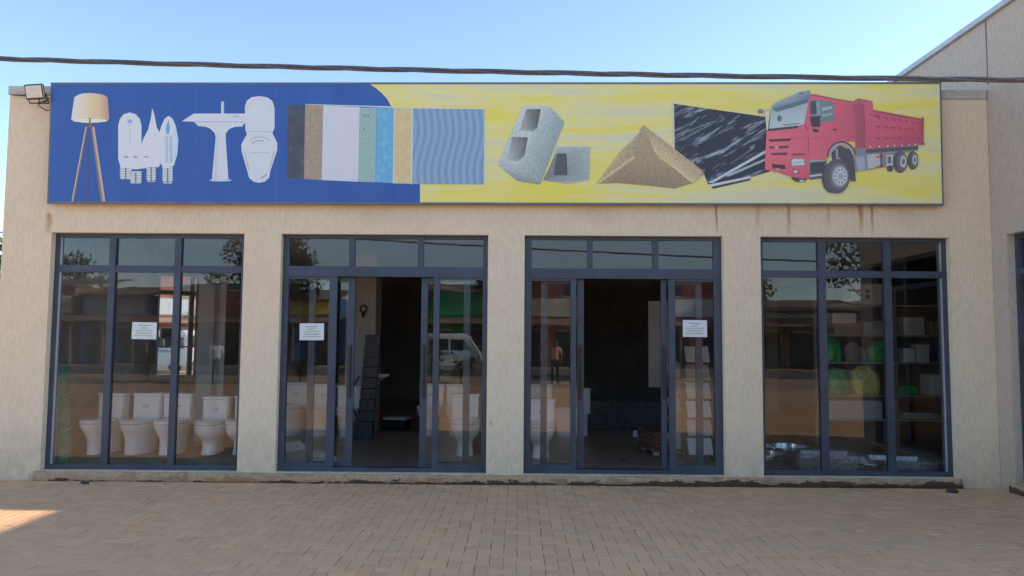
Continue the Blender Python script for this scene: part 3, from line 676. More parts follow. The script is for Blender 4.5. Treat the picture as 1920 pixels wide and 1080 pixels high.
for (cx, cy, rx, ry, hx, hy, hrx, hry) in ((1430, 690, 50, 85, 1447, 686, 22, 46), (1315, 705, 66, 100, 1342, 702, 30, 56)):
    pr.ell(1420 + cx / 4.909, 160 + cy / 4.909, rx / 4.909, ry / 4.909, (70, 72, 76), 3); pr.ell(1420 + (cx + 14) / 4.909, 160 + cy / 4.909, (rx - 18) / 4.909, (ry - 14) / 4.909, (92, 95, 100), 4); pr.ell(1420 + hx / 4.909, 160 + hy / 4.909, hrx / 4.909, hry / 4.909, (172, 178, 180), 5); pr.ell(1420 + hx / 4.909, 160 + hy / 4.909, hrx / 9.5, hry / 9.5, (104, 106, 110), 6, 14)
pr.ell(1420 + 1222 / 4.909, 160 + 765 / 4.909, 6, 6, (66, 68, 72), 2, 14)
pr.P(T((885, 150), (930, 118), (1062, 145), (1068, 225), (990, 190)), (170, 76, 92), 2); pr.P(T((880, 160), (990, 185), (1002, 570), (908, 582)), [(166, 74, 88), (150, 64, 80), (150, 64, 80), (170, 74, 90)], 2)
pr.P(T((985, 152), (1062, 150), (1070, 225), (1500, 308), (1516, 290), (1530, 300), (1528, 515), (1544, 545), (1300, 562), (1000, 592)), [(196, 82, 102), (192, 80, 100), (196, 82, 104), (190, 78, 100), (150, 60, 80), (150, 60, 80), (168, 66, 88), (170, 66, 86), (182, 74, 94), (190, 78, 98)], 3)
pr.P(T((1070, 225), (1500, 305), (1500, 322), (1072, 250)), (158, 64, 84), 4); pr.P(T((1500, 308), (1530, 298), (1528, 540), (1506, 545)), (156, 62, 82), 4); pr.P(T((1040, 268), (1120, 272), (1120, 284), (1040, 280)), (150, 60, 80), 5)
for i in range(7):
    f_ = i / 6.0; x = 1085 + 385 * (f_ ** 0.9); wd = 46 - 22 * f_
    for (ya_, yb_, hh) in ((282, 342, 36), (372, 402, 30), (480, 476, 26)):
        y = ya_ + (yb_ - ya_) * f_; h_ = hh * (1 - 0.35 * f_); pr.P(T((x, y), (x + wd, y + 3), (x + wd, y + h_), (x + wd * .75, y + h_), (x + wd * .72, y + h_ * .4), (x, y + h_ * .35)), (142, 56, 78), 5)
for i, x in enumerate((1040, 1125, 1200, 1262, 1330, 1395, 1450)): pr.ell(1420 + x / 4.909, 160 + (568 - i * 4) / 4.909, 1.5, 1.5, (226, 214, 214), 5, 8)
pr.P(T((690, 620), (760, 555), (880, 600), (905, 780), (910, 885), (862, 880), (850, 780), (700, 720)), (66, 66, 72), 1); pr.P(T((725, 585), (745, 585), (750, 660), (780, 690), (730, 690)), (140, 146, 150), 2)
pr.P(T((490, 690), (645, 680), (640, 850), (490, 870)), (74, 80, 84), 1); pr.P(T((500, 720), (625, 710), (625, 790), (505, 810)), (52, 56, 60), 2); pr.P(T((490, 828), (650, 808), (650, 824), (492, 846)), (182, 190, 192), 3); pr.P(T((485, 692), (640, 682), (640, 696), (485, 708)), (160, 168, 170), 3)
pr.P(T((330, 845), (470, 862), (440, 890), (370, 890), (320, 862)), (62, 64, 66), 1); pr.P(T((395, 868), (445, 872), (430, 888), (400, 888)), (176, 182, 184), 2)
pr.P(T((485, 88), (540, 80), (800, 140), (885, 152), (912, 512), (720, 520), (655, 640), (640, 690), (470, 690), (440, 400)), [(210, 92, 108), (206, 86, 102), (198, 82, 100), (190, 78, 96), (186, 76, 94), (196, 82, 98), (200, 84, 102), (205, 88, 104), (208, 90, 106), (212, 92, 110)], 4)
pr.P(T((95, 420), (430, 365), (475, 400), (478, 690), (486, 862), (330, 845), (200, 800), (78, 775), (84, 600)), [(216, 98, 112), (214, 94, 108), (204, 86, 102), (206, 86, 102), (196, 78, 94), (200, 80, 96), (206, 84, 100), (212, 90, 100), (218, 98, 110)], 5)
pr.P(T((430, 365), (480, 115), (490, 90), (500, 120), (478, 420)), (200, 84, 100), 5)
pr.P(T((78, 232), (110, 222), (125, 225), (108, 410), (95, 420)), (200, 196, 172), 4); pr.ell(1420 + 40 / 4.909, 160 + 240 / 4.909, 5.5, 4.5, (120, 108, 110), 4, 14); pr.P(T((60, 222), (135, 215), (135, 228), (60, 240)), (190, 190, 178), 4)
pr.P(T((140, 222), (482, 118), (435, 360), (300, 392), (112, 415)), [(150, 172, 176), (140, 160, 164), (176, 192, 192), (182, 198, 196), (168, 188, 188)], 6); pr.P(T((138, 220), (160, 168), (395, 60), (488, 48), (497, 98), (482, 118), (150, 218)), [(120, 140, 152), (140, 158, 168), (142, 160, 170), (118, 138, 150), (96, 116, 128), (104, 124, 134), (110, 130, 142)], 7)
pr.P(T((145, 222), (480, 118), (472, 160), (330, 205), (190, 245)), (82, 102, 108), 7); pr.P(T((385, 75), (430, 62), (425, 78), (392, 85)), (80, 92, 100), 8); pr.P(T((112, 402), (385, 372), (375, 396), (108, 424)), (58, 58, 62), 7); pr.ell(1420 + 212 / 4.909, 160 + 308 / 4.909, 4.6, 5.6, (92, 108, 112), 7, 16); pr.rect(1420 + 208 / 4.909, 160 + 262 / 4.909, 1420 + 214 / 4.909, 160 + 300 / 4.909, (100, 116, 120), 7)
pr.P(T((240, 362), (400, 348), (398, 356), (250, 372)), (110, 126, 128), 8)
for q in (((110, 500), (325, 488), (302, 514), (122, 521)), ((115, 566), (300, 556), (290, 580), (126, 583)), ((130, 625), (285, 620), (280, 642), (142, 643))): pr.P(T(*q), (96, 46, 56), 6)
for q in (((112, 506), (318, 496), (305, 504), (120, 512)), ((140, 725), (262, 735), (266, 772), (152, 766))): pr.P(T(*q), (60, 40, 46), 7)
pr.P(T((165, 560), (200, 556), (205, 582), (180, 590), (165, 580)), (170, 150, 158), 8); pr.P(T((172, 760), (215, 765), (215, 790), (178, 788)), (170, 130, 138), 8)
pr.P(T((310, 690), (335, 668), (442, 672), (456, 742), (322, 752)), (120, 122, 126), 6); pr.P(T((322, 696), (342, 678), (432, 682), (442, 732), (330, 742)), (196, 200, 198), 7); pr.P(T((335, 715), (435, 700), (436, 706), (338, 722)), (140, 146, 146), 8); pr.P(T((326, 770), (390, 778), (390, 815), (334, 812)), (150, 60, 76), 6); pr.ell(1420 + 358 / 4.909, 160 + 795 / 4.909, 4.4, 3.0, (190, 186, 188), 7, 14)
pr.P(T((325, 632), (450, 628), (446, 642), (330, 648)), (120, 52, 62), 6); pr.line(T((476, 480))[0], T((478, 640))[0], .8, (130, 54, 66), 6); pr.line(T((330, 488))[0], T((680, 480))[0], .6, (170, 70, 84), 6); pr.line(T((700, 470))[0], T((905, 470))[0], .4, (170, 70, 86), 6)
pr.P(T((500, 128), (705, 155), (712, 330), (600, 338), (500, 300)), (98, 122, 126), 6); pr.P(T((595, 205), (690, 195), (695, 215), (600, 240)), (150, 172, 170), 7); pr.P(T((600, 270), (695, 250), (697, 268), (605, 295)), (138, 162, 160), 7); pr.P(T((545, 150), (580, 152), (580, 330), (550, 330)), (128, 148, 156), 7)
pr.P(T((492, 150), (545, 145), (552, 262), (496, 268)), (58, 68, 74), 8); pr.P(T((490, 292), (582, 280), (584, 382), (506, 384)), (52, 54, 58), 8); pr.P(T((515, 400), (570, 410), (568, 430), (522, 432)), (70, 46, 50), 7); pr.P(T((695, 400), (738, 402), (732, 416), (700, 416)), (92, 48, 56), 7)
pr.line(T((486, 88))[0], T((885, 152))[0], 1.2, (120, 60, 70), 6)
for k_ in range(14):
    t0, t1 = 180 + k_ * 12, 192 + k_ * 12
    f_ = lambda t, r_: (1420 + (778 + 118 * r_ * math.cos(R(t))) / 4.909, 160 + (660 + 130 * r_ * math.sin(R(t))) / 4.909)
    if t1 <= 350: pr.P([f_(t0, 1.0), f_(t0, .82), f_(t1, .82), f_(t1, 1.0)], (146, 152, 156), 6); pr.P([f_(t0, 1.12), f_(t0, 1.0), f_(t1, 1.0), f_(t1, 1.12)], (84, 60, 66), 6)
E_ = lambda cx, cy, rx, ry, c, l, n=32: pr.ell(1420 + cx / 4.909, 160 + cy / 4.909, rx / 4.909, ry / 4.909, c, l, n)
E_(690, 850, 92, 140, (66, 66, 68), 7); E_(735, 838, 118, 158, (76, 78, 82), 8); E_(752, 838, 88, 124, (98, 100, 106), 9); E_(762, 838, 72, 96, (150, 154, 158), 10); E_(766, 838, 58, 80, (190, 192, 194), 11)
for k_ in range(10): E_(766 + 44 * math.cos(k_ * .628), 838 + 60 * math.sin(k_ * .628), 8, 10, (86, 88, 92), 12, 10)
E_(768, 838, 24, 32, (150, 152, 156), 12, 16)
pr.done('printed_truck', sign)
# board seams
for x in (368, 521): pr = PR(10); pr.rect(x, 158.5, x + 1.2, 378.5, (46, 78, 150), -8.5); pr.done('board_seam', sign)

# ------------------------------------------------------------------ floodlight, overhead cable, notices
fl = empty('floodlight', (-5.535, 0.0, 4.40), label='small square LED floodlight on the parapet left of the billboard', cat='floodlight')
M['lamp_lens'] = pm('floodlight_lens', (0.75, 0.68, 0.58), 0.35, 0.08, 30)
tl = Matrix.Translation((0, -0.24, 0.0)) @ Matrix.Rotation(R(14), 4, 'X') @ Matrix.Rotation(R(-4), 4, 'Y')
mb = MB(); mb.box(-0.105, 0.105, 0.0, 0.045, -0.085, 0.085, bev=0.008); mb.xf(tl); mb.build('housing', 'black', fl)
mb = MB(); mb.box(-0.088, 0.088, -0.006, 0.001, -0.068, 0.068); mb.xf(tl); mb.build('lens', 'lamp_lens', fl)
mb = MB(); mb.tube([(-0.11, -0.20, 0.0), (-0.11, -0.13, -0.10), (0.11, -0.13, -0.10), (0.11, -0.20, 0.0)], 0.008, 6); mb.tube([(0, -0.13, -0.10), (0.0, -0.005, -0.03)], 0.012, 6); mb.build('bracket', 'black', fl)
mb = MB(); mb.tube([(0.03, -0.17, -0.03), (0.0, -0.15, -0.13), (0.05, -0.08, -0.17), (0.12, -0.03, -0.14), (0.17, -0.02, -0.10), (0.2, -0.02, -0.17)], 0.006, 6); mb.tube([(-0.4, -0.03, 0.03), (-0.2, -0.03, 0.015), (0.0, -0.03, -0.01), (0.2, -0.03, -0.02)], 0.006, 6); mb.build('lead', 'black', fl)

M['cable'] = pm('black_cable_sheath', (0.09, 0.10, 0.125), 0.55, 0.2, 30)
cab = empty('overhead_cable', (-3.296, -4.01, 3.365), label='thick twisted overhead power cable crossing above the billboard', cat='cable')
A, B = Vector((-3.296, -4.01, 3.365)), Vector((2.891, -4.40, 3.117)); dAB = B - A
for s_ in range(3):
    pts = []
    for i in range(900):
        t_ = -3.2 + 7.4 * i / 899.0; p_ = A + dAB * t_
        sag = 0.0105 * ((t_ - 0.5) ** 2 - 0.25) * 6.2
        ph = 2 * math.pi * (s_ / 3.0 + t_ * 6.19 / 1.35) + 1.2 * noise.noise(Vector((t_ * 5, 0, 3))); n1 = Vector((0, 1, 0)); n2 = Vector((0, 0, 1))
        pts.append(p_ + Vector((0, 0, sag)) + (n1 * math.cos(ph) + n2 * math.sin(ph)) * 0.0088 - A)
    mb = MB(); mb.tube(pts, 0.0084, 7); mb.build('strand', 'cable', cab)

M['paper'] = pm('notice_paper', (0.72, 0.76, 0.77), 0.7, 0.04, 8)
M['ink_green'] = pm('notice_ink_green', (0.45, 0.55, 0.36), 0.7, 0.1, 20)
M['ink_grey'] = pm('notice_ink_grey', (0.42, 0.46, 0.48), 0.7, 0.1, 20)
def notice(x0, x1, z0, z1, label, rot):
    e = empty('paper_notice', ((x0 + x1) / 2, 0.108, (z0 + z1) / 2), label=label, cat='notice'); e.rotation_euler = (0, rot, 0)
    W_, H_ = (x1 - x0) / 2, (z1 - z0) / 2; mb = MB(); n_ = 6
    for i in range(n_):
        a, b = -W_ + 2 * W_ * i / n_, -W_ + 2 * W_ * (i + 1) / n_; f_ = lambda x: -0.0015 - 0.002 * (math.sin(x * 14) ** 2)
        mb.face([(a, f_(a), -H_), (b, f_(b), -H_), (b, f_(b), H_), (a, f_(a), H_)], smooth=True)
    mb.build('sheet', 'paper', e); mb = MB(); mg = MB()
    for k, (zz, ww) in enumerate(((0.62, 0.5), (0.32, 0.28), (0.02, 0.7), (-0.28, 0.62), (-0.58, 0.75))):
        (mg if k in (1, 2, 4) else mb).box(-W_ * ww, W_ * ww, -0.0052, -0.0045, H_ * zz - 0.006, H_ * zz + 0.006)
    mb.build('print_line', 'ink_grey', e); mg.build('green_print_line', 'ink_green', e)
notice(-4.474, -4.187, 1.597, 1.792, 'white paper notice taped inside the left shop window above the toilets', R(0.6))
notice(-2.527, -2.245, 1.599, 1.793, 'white paper notice taped to the left side panel of the left sliding door', R(-0.5))
notice(1.894, 2.173, 1.667, 1.861, 'white paper notice taped to the right side panel of the right sliding door', R(0.3))

# ------------------------------------------------------------------ toilets
M['ceramic'] = NT('white_glazed_ceramic').fin((0.9, 0.895, 0.875), 0.12, spec=0.5)
M['ceramic_shadow'] = pm('seat_gap_shade', (0.25, 0.25, 0.25), 0.5)
M['decal'] = pm('grey_ceramic_decal', (0.4, 0.41, 0.42), 0.3)
M['chrome'] = NT('chrome').fin((0.75, 0.76, 0.78), 0.12, metal=1.0)
def ring(a, bf, bb, z, n=28, e=2.3, yo=0.0):
    out = []
    for i in range(n):
        t_ = 2 * math.pi * i / n; c, s_ = math.cos(t_), math.sin(t_)
        ee = e if s_ < 0 else 5.0
        x = a * math.copysign(abs(c) ** (2 / ee), c); y = (bf if s_ < 0 else bb) * math.copysign(abs(s_) ** (2 / ee), s_)
        out.append((x, y + yo, z))
    return out
def make_toilet(style):
    e = empty('toilet')
    if style == 0: pr_ = [(0.0, .125, .21, .30), (.03, .123, .205, .30), (.12, .118, .20, .30), (.20, .122, .215, .30), (.27, .145, .255, .30), (.33, .172, .30, .30), (.375, .184, .325, .30), (.398, .186, .33, .30)]
    elif style == 1: pr_ = [(0.0, .112, .17, .30), (.02, .108, .165, .30), (.10, .098, .14, .30), (.17, .10, .15, .30), (.21, .128, .21, .30), (.26, .165, .285, .30), (.31, .182, .32, .30), (.375, .188, .335, .30), (.398, .188, .335, .30)]
    else: pr_ = [(0.0, .135, .24, .30), (.03, .133, .238, .30), (.18, .130, .235, .30), (.26, .145, .26, .30), (.33, .175, .305, .30), (.375, .186, .33, .30), (.398, .187, .332, .30)]
    mb = MB(); mb.loft([ring(a, f_, b, z) for z, a, f_, b in pr_]); smooth_shade(mb.build('bowl', 'ceramic', e), 50)
    mb = MB(); mb.loft([ring(.184, .328, .12, .3985), ring(.184, .328, .12, .404)]); mb.build('seat_gap_shade', 'ceramic_shadow', e)  # solid grey ring: shade between bowl and seat put in as colour
    mb = MB(); mb.loft([ring(.186, .334, .13, .4045), ring(.192, .340, .135, .409), ring(.192, .340, .135, .421), ring(.187, .334, .13, .4255)]); smooth_shade(mb.build('seat', 'ceramic', e), 50)
    mb = MB(); mb.loft([ring(.184, .33, .13, .4275), ring(.190, .337, .135, .431), ring(.188, .335, .135, .442), ring(.165, .30, .12, .452)]); smooth_shade(mb.build('lid', 'ceramic', e), 50)
    tw = (.188, .178, .194)[style]; th = (.725, .70, .735)[style]
    def tr_(a, y0, y1, z, rr=.035):
        out = []
        for cx, cy, s0 in ((a - rr, y1 - rr, 0), (-a + rr, y1 - rr, 90), (-a + rr, y0 + rr, 180), (a - rr, y0 + rr, 270)):
            for k in range(5): t_ = R(s0 + 22.5 * k); out.append((cx + rr * math.cos(t_), cy + rr * math.sin(t_), z))
        return out
    mb = MB(); mb.loft([tr_(tw - .012, .125, .32, .36), tr_(tw - .008, .13, .32, .46), tr_(tw, .145, .32, th)]); smooth_shade(mb.build('tank', 'ceramic', e), 50)
    mb = MB(); mb.loft([tr_(tw + .002, .142, .322, th + .003), tr_(tw + .010, .135, .325, th + .008), tr_(tw + .010, .135, .325, th + .030), tr_(tw, .145, .315, th + .040)]); tl_ = smooth_shade(mb.build('tank_lid', 'ceramic', e), 50)
    mb = MB(); mb.cyl((0, .23, th + .0405), (0, 0, 1), .028, .006, 16); mb.build('flush_button', 'chrome', tl_)
    mb = MB(); zc = th - .13; yf = .13 + .015 * (zc - .46) / (th - .46) - .0015
    for k in range(5):
        a0 = -1.0 + k * .45; x0 = -.035 + k * .0165
        mb.box(x0, x0 + .009, yf - .001, yf, zc - .012 + .006 * math.sin(k * 2.1), zc + .014 + .008 * math.cos(k * 1.7))
    mb.box(-.04, .045, yf - .001, yf, zc - .028, zc - .023); mb.build('logo', 'decal', e)
    for s_ in (-1, 1):
        mb = MB(); mb.cyl((s_ * .075, .115, .425), (0, 0, 1), .018, .022, 12); mb.build('hinge', 'ceramic', e)
    return e
protos = [make_toilet(i) for i in range(3)]; used = set()
def toilet(style, x, y, rz, label, z=0.1, sc_=1.0):
    if style in used: o = copy_tree(protos[style])
    else: o = protos[style]; used.add(style)
    o.location = (x, y, z); o.rotation_euler = (0, 0, R(rz)); o.scale = (sc_,) * 3
    tag(o, label, 'toilet', 'toilets on show behind the glass')
M['mat_green'] = pm('display_board', (0.13, 0.135, 0.09), 0.7, 0.2, 4)
mb = MB(); mb.box(-5.26, -3.05, 0.34, 1.30, 0.1005, 0.21, bev=0.004)
tag(mb.build('display_board', 'mat_green'), 'dark olive board on the floor under the left window row of toilets', 'board')
TY = 0.70
toilet(0, -5.10, TY, -9, 'leftmost toilet of the left window row, beside the green roll', 0.2105, .93)
toilet(2, -4.64, TY + .02, -3, 'skirted toilet second from left in the left window row', 0.2105, .92)
toilet(0, -4.235, TY, 2, 'skirted toilet in the middle of the left window row', 0.2105, .93)
toilet(1, -3.75, TY, 4, 'round bowled toilet with slim foot, fourth in the left window row', 0.2105, .92)
toilet(1, -3.38, TY + .05, 0, 'toilet at the right end of the left window row, half hidden by the column', 0.2105, .93)
toilet(2, -3.62, 3.6, -6, 'toilet farthest left behind the left sliding door panel', 0.1, 1.05)
toilet(0, -3.14, 3.5, 0, 'toilet behind the notice of the left sliding door', 0.1, 1.05)
toilet(2, -2.68, 3.45, 8, 'toilet next to the dark tile display tower', 0.1, 1.0)
toilet(2, -1.43, 3.75, -3, 'toilet at the right side of the left doorway', 0.1, 1.04)
toilet(0, -0.98, 3.75, 0, 'back row toilet behind the right panel of the left door', 0.1, 1.04)
toilet(1, -0.70, 1.55, 5, 'near round toilet behind the right panel of the left door', 0.1, 1.06)
toilet(1, -0.28, 1.6, -4, 'near toilet half hidden behind the middle column', 0.1, 1.06)
toilet(1, 0.30, 1.42, -6, 'near round toilet behind the left panel of the right door', 0.1, 1.0)
toilet(2, 0.36, 3.7, 0, 'back row toilet behind the left panel of the right door', 0.1, 1.04)
toilet(0, 0.82, 3.7, -80, 'toilet turned sideways at the left of the right doorway', 0.1, 1.0)

# ------------------------------------------------------------------ other goods in the shop
M['green_net'] = pm('green_netting', (0.04, 0.45, 0.30), 0.6, 0.25, 14, 0.4, 60)
M['tie'] = pm('white_tie', (0.6, 0.7, 0.66), 0.5)
rl = empty('green_roll', (-5.40, 0.42, 0.1), label='tall roll of green netting tied with white string leaning by the left window', cat='roll')
d_ = Vector((-0.15, 0.10, 1.2)); mb = MB(); ax = d_.normalized(); xx = ax.cross(Vector((0, 1, 0))).normalized(); yy = ax.cross(xx); rings = []
for i in range(13):
    c_ = d_ * (i / 12.0); rings.append([c_ + (xx * math.cos(k * .3142) + yy * math.sin(k * .3142)) * (0.105 + 0.006 * math.sin(i * 1.7 + k) - (0.008 if i in (4, 8) else 0)) for k in range(20)])
mb.loft(rings); mb.build('netting', 'green_net', rl)
for f_ in (0.33, 0.67):
    mb = MB(); c_ = d_ * f_; mb.tube([c_ + (xx * math.cos(k * .2618) + yy * math.sin(k * .2618)) * 0.112 + ax * 0.03 * math.cos(k * .2618 + 2.4) for k in range(25)], 0.009, 6); mb.build('tie', 'tie', rl)
# mirrored display cabinet
mc = empty('mirror_cabinet', (-5.2, 2.35, 0.1), R(21.6), label='tall display stand with a mirror panel behind the left window', cat='display')
M['panel_grey'] = pm('grey_laminate', (0.42, 0.42, 0.42), 0.5, 0.05, 3)
mb = MB(); mb.box(-0.02, 0.46, 0.0, 0.03, 0.98, 2.42); mb.build('mirror_panel', 'mirror', mc)
mb = MB(); mb.box(-0.05, -0.021, -0.01, 0.04, 0.95, 2.46); mb.box(0.461, 0.49, -0.01, 0.04, 0.95, 2.46); mb.box(-0.021, 0.461, -0.01, 0.04, 0.95, 0.979); mb.box(-0.021, 0.461, -0.01, 0.04, 2.421, 2.46); mb.box(-0.021, .461, -.004, .036, 1.38, 1.40); mb.build('mirror_frame', 'frame', mc)
mb = MB(); mb.box(0.50, 0.72, -0.03, 0.2, 0.0, 2.45); mb.box(0.80, 0.88, -0.02, 0.2, 0.0, 2.45); mb.box(0.721, 0.799, 0.1, 0.18, 0.0, 2.44); mb.build('upright', 'panel_grey', mc)
mb = MB(); mb.box(-0.05, 0.9, 0.05, 0.3, 0.0, 0.06); mb.box(0.2, 0.26, 0.05, 0.1, 0.06, 0.96); mb.build('stand', 'frame', mc)
# tap board
tb = empty('tap_board', (-4.35, 4.6, 0.1), label='dark panel of chrome taps and shower heads behind the left window', cat='display')
mb = MB(); mb.box(-0.45, 0.55, 0.0, 0.06, 0.7, 2.5); mb.box(-.42, -.36, .0, .06, 0, .7); mb.box(.46, .52, 0, .06, 0, .7); mb.build('panel', 'black', tb)
for i in range(5):
    for j in range(6):
        mb = MB(); x = -0.32 + i * 0.16 + rnd.gauss(0, .01); z = 1.0 + j * 0.24
        mb.tube([(x, 0.0, z), (x, -0.05, z), (x + .01, -0.09, z + .05), (x + .015, -0.13, z + .03)], [.018, .014, .011, .012], 8); mb.tube([(x - .04, -.03, z), (x + .04, -.03, z)], .012, 8); mb.build('tap', 'chrome', tb)
# tile display tower
M['dark_tile'] = pm('dark_blue_tile', (0.035, 0.045, 0.06), 0.3, 0.15, 5)
tw = empty('tile_tower', (-2.33, 3.05, 0.1), R(6), label='dark blue stepped tile display tower inside the left doorway', cat='display')
mb = MB(); mb.box(-0.17, 0.12, -0.16, 0.24, 0.0, 0.27, bev=0.008); mb.build('base', 'dark_tile', tw)
for i in range(8):
    mb = MB(); z = 0.275 + i * 0.165; o_ = 0.010 * i; mb.box(-0.10 + o_, 0.13 + o_, -0.06 + .012 * i, 0.12 + .012 * i, z, z + 0.158, bev=0.005); mb.build('tile', 'dark_tile', tw)
mb = MB()
for i in range(3): mb.tube([(-0.13 - i * .04, -.05, .35 + i * .1), (-0.2 - .03 * i, -.08, .5 + .1 * i), (-0.22, -.05, .75), (-0.1, 0, .95)], .012, 6)
mb.build('hose', 'black', tw)
M['board_white'] = pm('white_panel', (0.62, 0.63, 0.62), 0.4, 0.05, 4)
sl_ = empty('white_slabs', (-2.55, 0.72, 0.1), R(-24), label='low pile of white tiles on the floor behind the left door panel', cat='tiles')
for i in range(3):
    mb = MB(); mb.box(-0.33 + .03 * i, 0.33 - .05 * i, -0.12 + .02 * i, 0.14 + .02 * i, 0.001 + i * .042, 0.04 + i * .042, bev=0.003); o = mb.build('tile', 'board_white', sl_)
mb = MB(); mb.box(-.02, .02, -.2, .2, 0, .012); mb.xf(Matrix.Translation((-.30, .1, .14)) @ Matrix.Rotation(R(35), 4, 'Y') @ Matrix.Scale(6, 4, (1, 0, 0))); mb.build('leaning_tile', 'board_white', sl_)
fs = empty('flat_boxes', (-2.15, 4.25, 0.1), R(-14), label='white flat boxes on the floor beyond the tile tower', cat='boxes')
mb = MB(); mb.box(-0.1, 0.30, -0.1, 0.2, 0.0, 0.18, bev=.004); mb.build('lower_box', 'black', fs); mb = MB(); mb.box(-0.08, 0.32, -0.11, 0.19, 0.182, 0.22, bev=.004); mb.build('upper_box', 'board_white', fs)
ws = empty('wall_basin', (-2.28, 4.15, 0.98), label='small white basin fixed beside the pillar in the left doorway', cat='basin')
mb = MB(); mb.loft([[(0.16 * math.cos(k * .3142) * s_, 0.09 * math.sin(k * .3142) * s_, z) for k in range(20)] for z, s_ in ((0, .35), (.02, .6), (.055, .78), (.06, .76), (.055, .68), (.03, .4))]); mb.build('bowl', 'ceramic', ws)
mb = MB(); mb.box(-.15, .02, .02, .06, -.05, .02); mb.build('bracket', 'chrome', ws)
rg = empty('ring_hook', (-2.56, 3.89, 2.0), label='black ring hook on the light pillar inside the left doorway', cat='hook')
mb = MB(); mb.tube([(0.055 * math.cos(k * .3142), -.02, 0.055 * math.sin(k * .3142) + .12) for k in range(21)], .013, 8, caps=False); mb.build('ring', 'black', rg)
mb = MB(); mb.tube([(0, -.0, .06), (0, -.03, .02), (0, -.03, -.02)], [.03, .03, .015], 10); mb.build('mount', 'black', rg)
# right doorway: display boards, red tiles
M['shelf'] = pm('shelf_board', (0.32, 0.29, 0.26), 0.5, 0.1, 4)
db = empty('hanging_board', (1.98, 2.0, 0.1), R(-20), label='pale hinged tile board inside the right doorway', cat='display')
mb = MB(); mb.box(-0.16, 0.16, 0, 0.03, 0.88, 2.05); mb.build('board', 'shelf', db)
mb = MB(); mb.box(0.161, 0.20, 0, 0.035, 0.0, 2.15); mb.box(-0.16, .16, .005, .03, 2.052, 2.08); mb.build('post', 'frame_light', db)
M['red_tile'] = pm('red_clay_tile', (0.24, 0.10, 0.07), 0.6, 0.2, 8)
rt = empty('red_tile_stack', (1.98, 1.95, 0.1), R(8), label='stack of reddish tiles on the floor of the right doorway', cat='tiles')
for i in range(5):
    mb = MB(); mb.box(-0.22 + rnd.gauss(0, .012), 0.25, -0.35, 0.35 + rnd.gauss(0, .015), .05 + i * .052, .096 + i * .052, bev=.004); mb.build('tile', 'red_tile', rt)
mb = MB(); mb.box(-.2, .22, -.3, -.22, 0, .049); mb.box(-.2, .22, .2, .28, 0, .049); mb.build('bearer', 'wood', rt) if 'wood' in M else mb.build('bearer', 'interior', rt)
tag((lambda q: q)(MB().box(-.045, .045, -.03, .03, 0, .1, bev=.008).build('floor_socket', 'board_white', None, (1.88, 3.6, 0.1))), 'little white socket box low in the right doorway', 'socket')
pl_ = MB(); pl_.box(-1.2, 1.3, 0, .12, 0, .5, bev=.01); tag(pl_.build('low_plinth', 'dark_tile', None, (2.35, 4.6, 0.1)), 'long low dark display plinth deep inside the right doorway', 'plinth')
# sample tile rack
M['cream_tile'] = pm('cream_tile', (0.58, 0.54, 0.47), 0.25, 0.05, 6); M['tan_tile'] = pm('tan_tile', (0.42, 0.29, 0.19), 0.3, 0.1, 9); M['white_tile'] = pm('white_tile', (0.7, 0.71, 0.72), 0.2, 0.03, 5)
tr2 = empty('sample_rack', (2.32, 1.05, 0.1), R(3), label='stepped rack of cream and tan sample tiles behind the right door notice', cat='display')
mb = MB()
for x in (-.19, .19): mb.tube([(x, .22, 0), (x, .22, 1.5)], .014, 6); mb.tube([(x, -.1, 0), (x, .22, .02)], .014, 6)
mb.build('rack_frame', 'black', tr2)
for i, mt in enumerate(('white_tile', 'cream_tile', 'white_tile', 'cream_tile', 'tan_tile', 'cream_tile')):
    mb = MB(); mb.box(-0.155, 0.155, -0.006, 0.006, -0.11, 0.11, bev=.002); mb.xf(Matrix.Translation((0, .06 + .02 * i, .19 + i * .232)) @ Matrix.Rotation(R(-24), 4, 'X')); mb.build('tile', mt, tr2)
tr3 = empty('side_rack', (2.10, 1.5, 0.1), R(30), label='narrow rack of sample tiles left of the stepped rack', cat='display')
mb = MB(); mb.tube([(0, .12, 0), (0, .12, 1.4)], .014, 6); mb.box(-.12, .12, 0, .2, 0, .03); mb.build('rack_frame', 'black', tr3)
for i, mt in enumerate(('white_tile', 'tan_tile', 'cream_tile', 'tan_tile', 'cream_tile')):
    mb = MB(); mb.box(-0.11, 0.11, -0.006, 0.006, -0.11, 0.11, bev=.002); mb.xf(Matrix.Translation((0, .03, .2 + i * .235)) @ Matrix.Rotation(R(-20), 4, 'X')); mb.build('tile', mt, tr3)

# right window: shelving and goods
sh = empty('shelf_rack', (5.2, 2.3, 0.1), label='wide steel shelf rack of goods behind the right window', cat='shelf')
for z in (.42, .76, 1.23, 1.62, 2.05):
    mb = MB(); mb.box(-0.78, 1.22, 0.0, 0.42, z - .012, z + .012); mb.build('shelf_board', 'shelf', sh)
for x in (-.79, .215, 1.225):
    for y in (.03, .39):
        mb = MB(); mb.box(x - .02, x + .02, y - .018, y + .018, 0, 2.3); mb.build('upright', 'interior_dark', sh)
def crate(x, z, w_, h_, d, mat, name, label, cat, lid=None, y=2.33):
    e = empty(name, (x + 1.2, y, z), R(rnd.uniform(-3, 3)), label=label, cat=cat); mb = MB(); mb.box(-w_ / 2, w_ / 2, 0, d, 0, h_, bev=min(.012, h_ * .1)); mb.build('body', mat, e)
    if lid: mb = MB(); mb.box(-w_ / 2 - .004, w_ / 2 + .004, -.004, d + .004, h_ * .82, h_ + .004, bev=.003); mb.build('lid', lid, e)
    return e
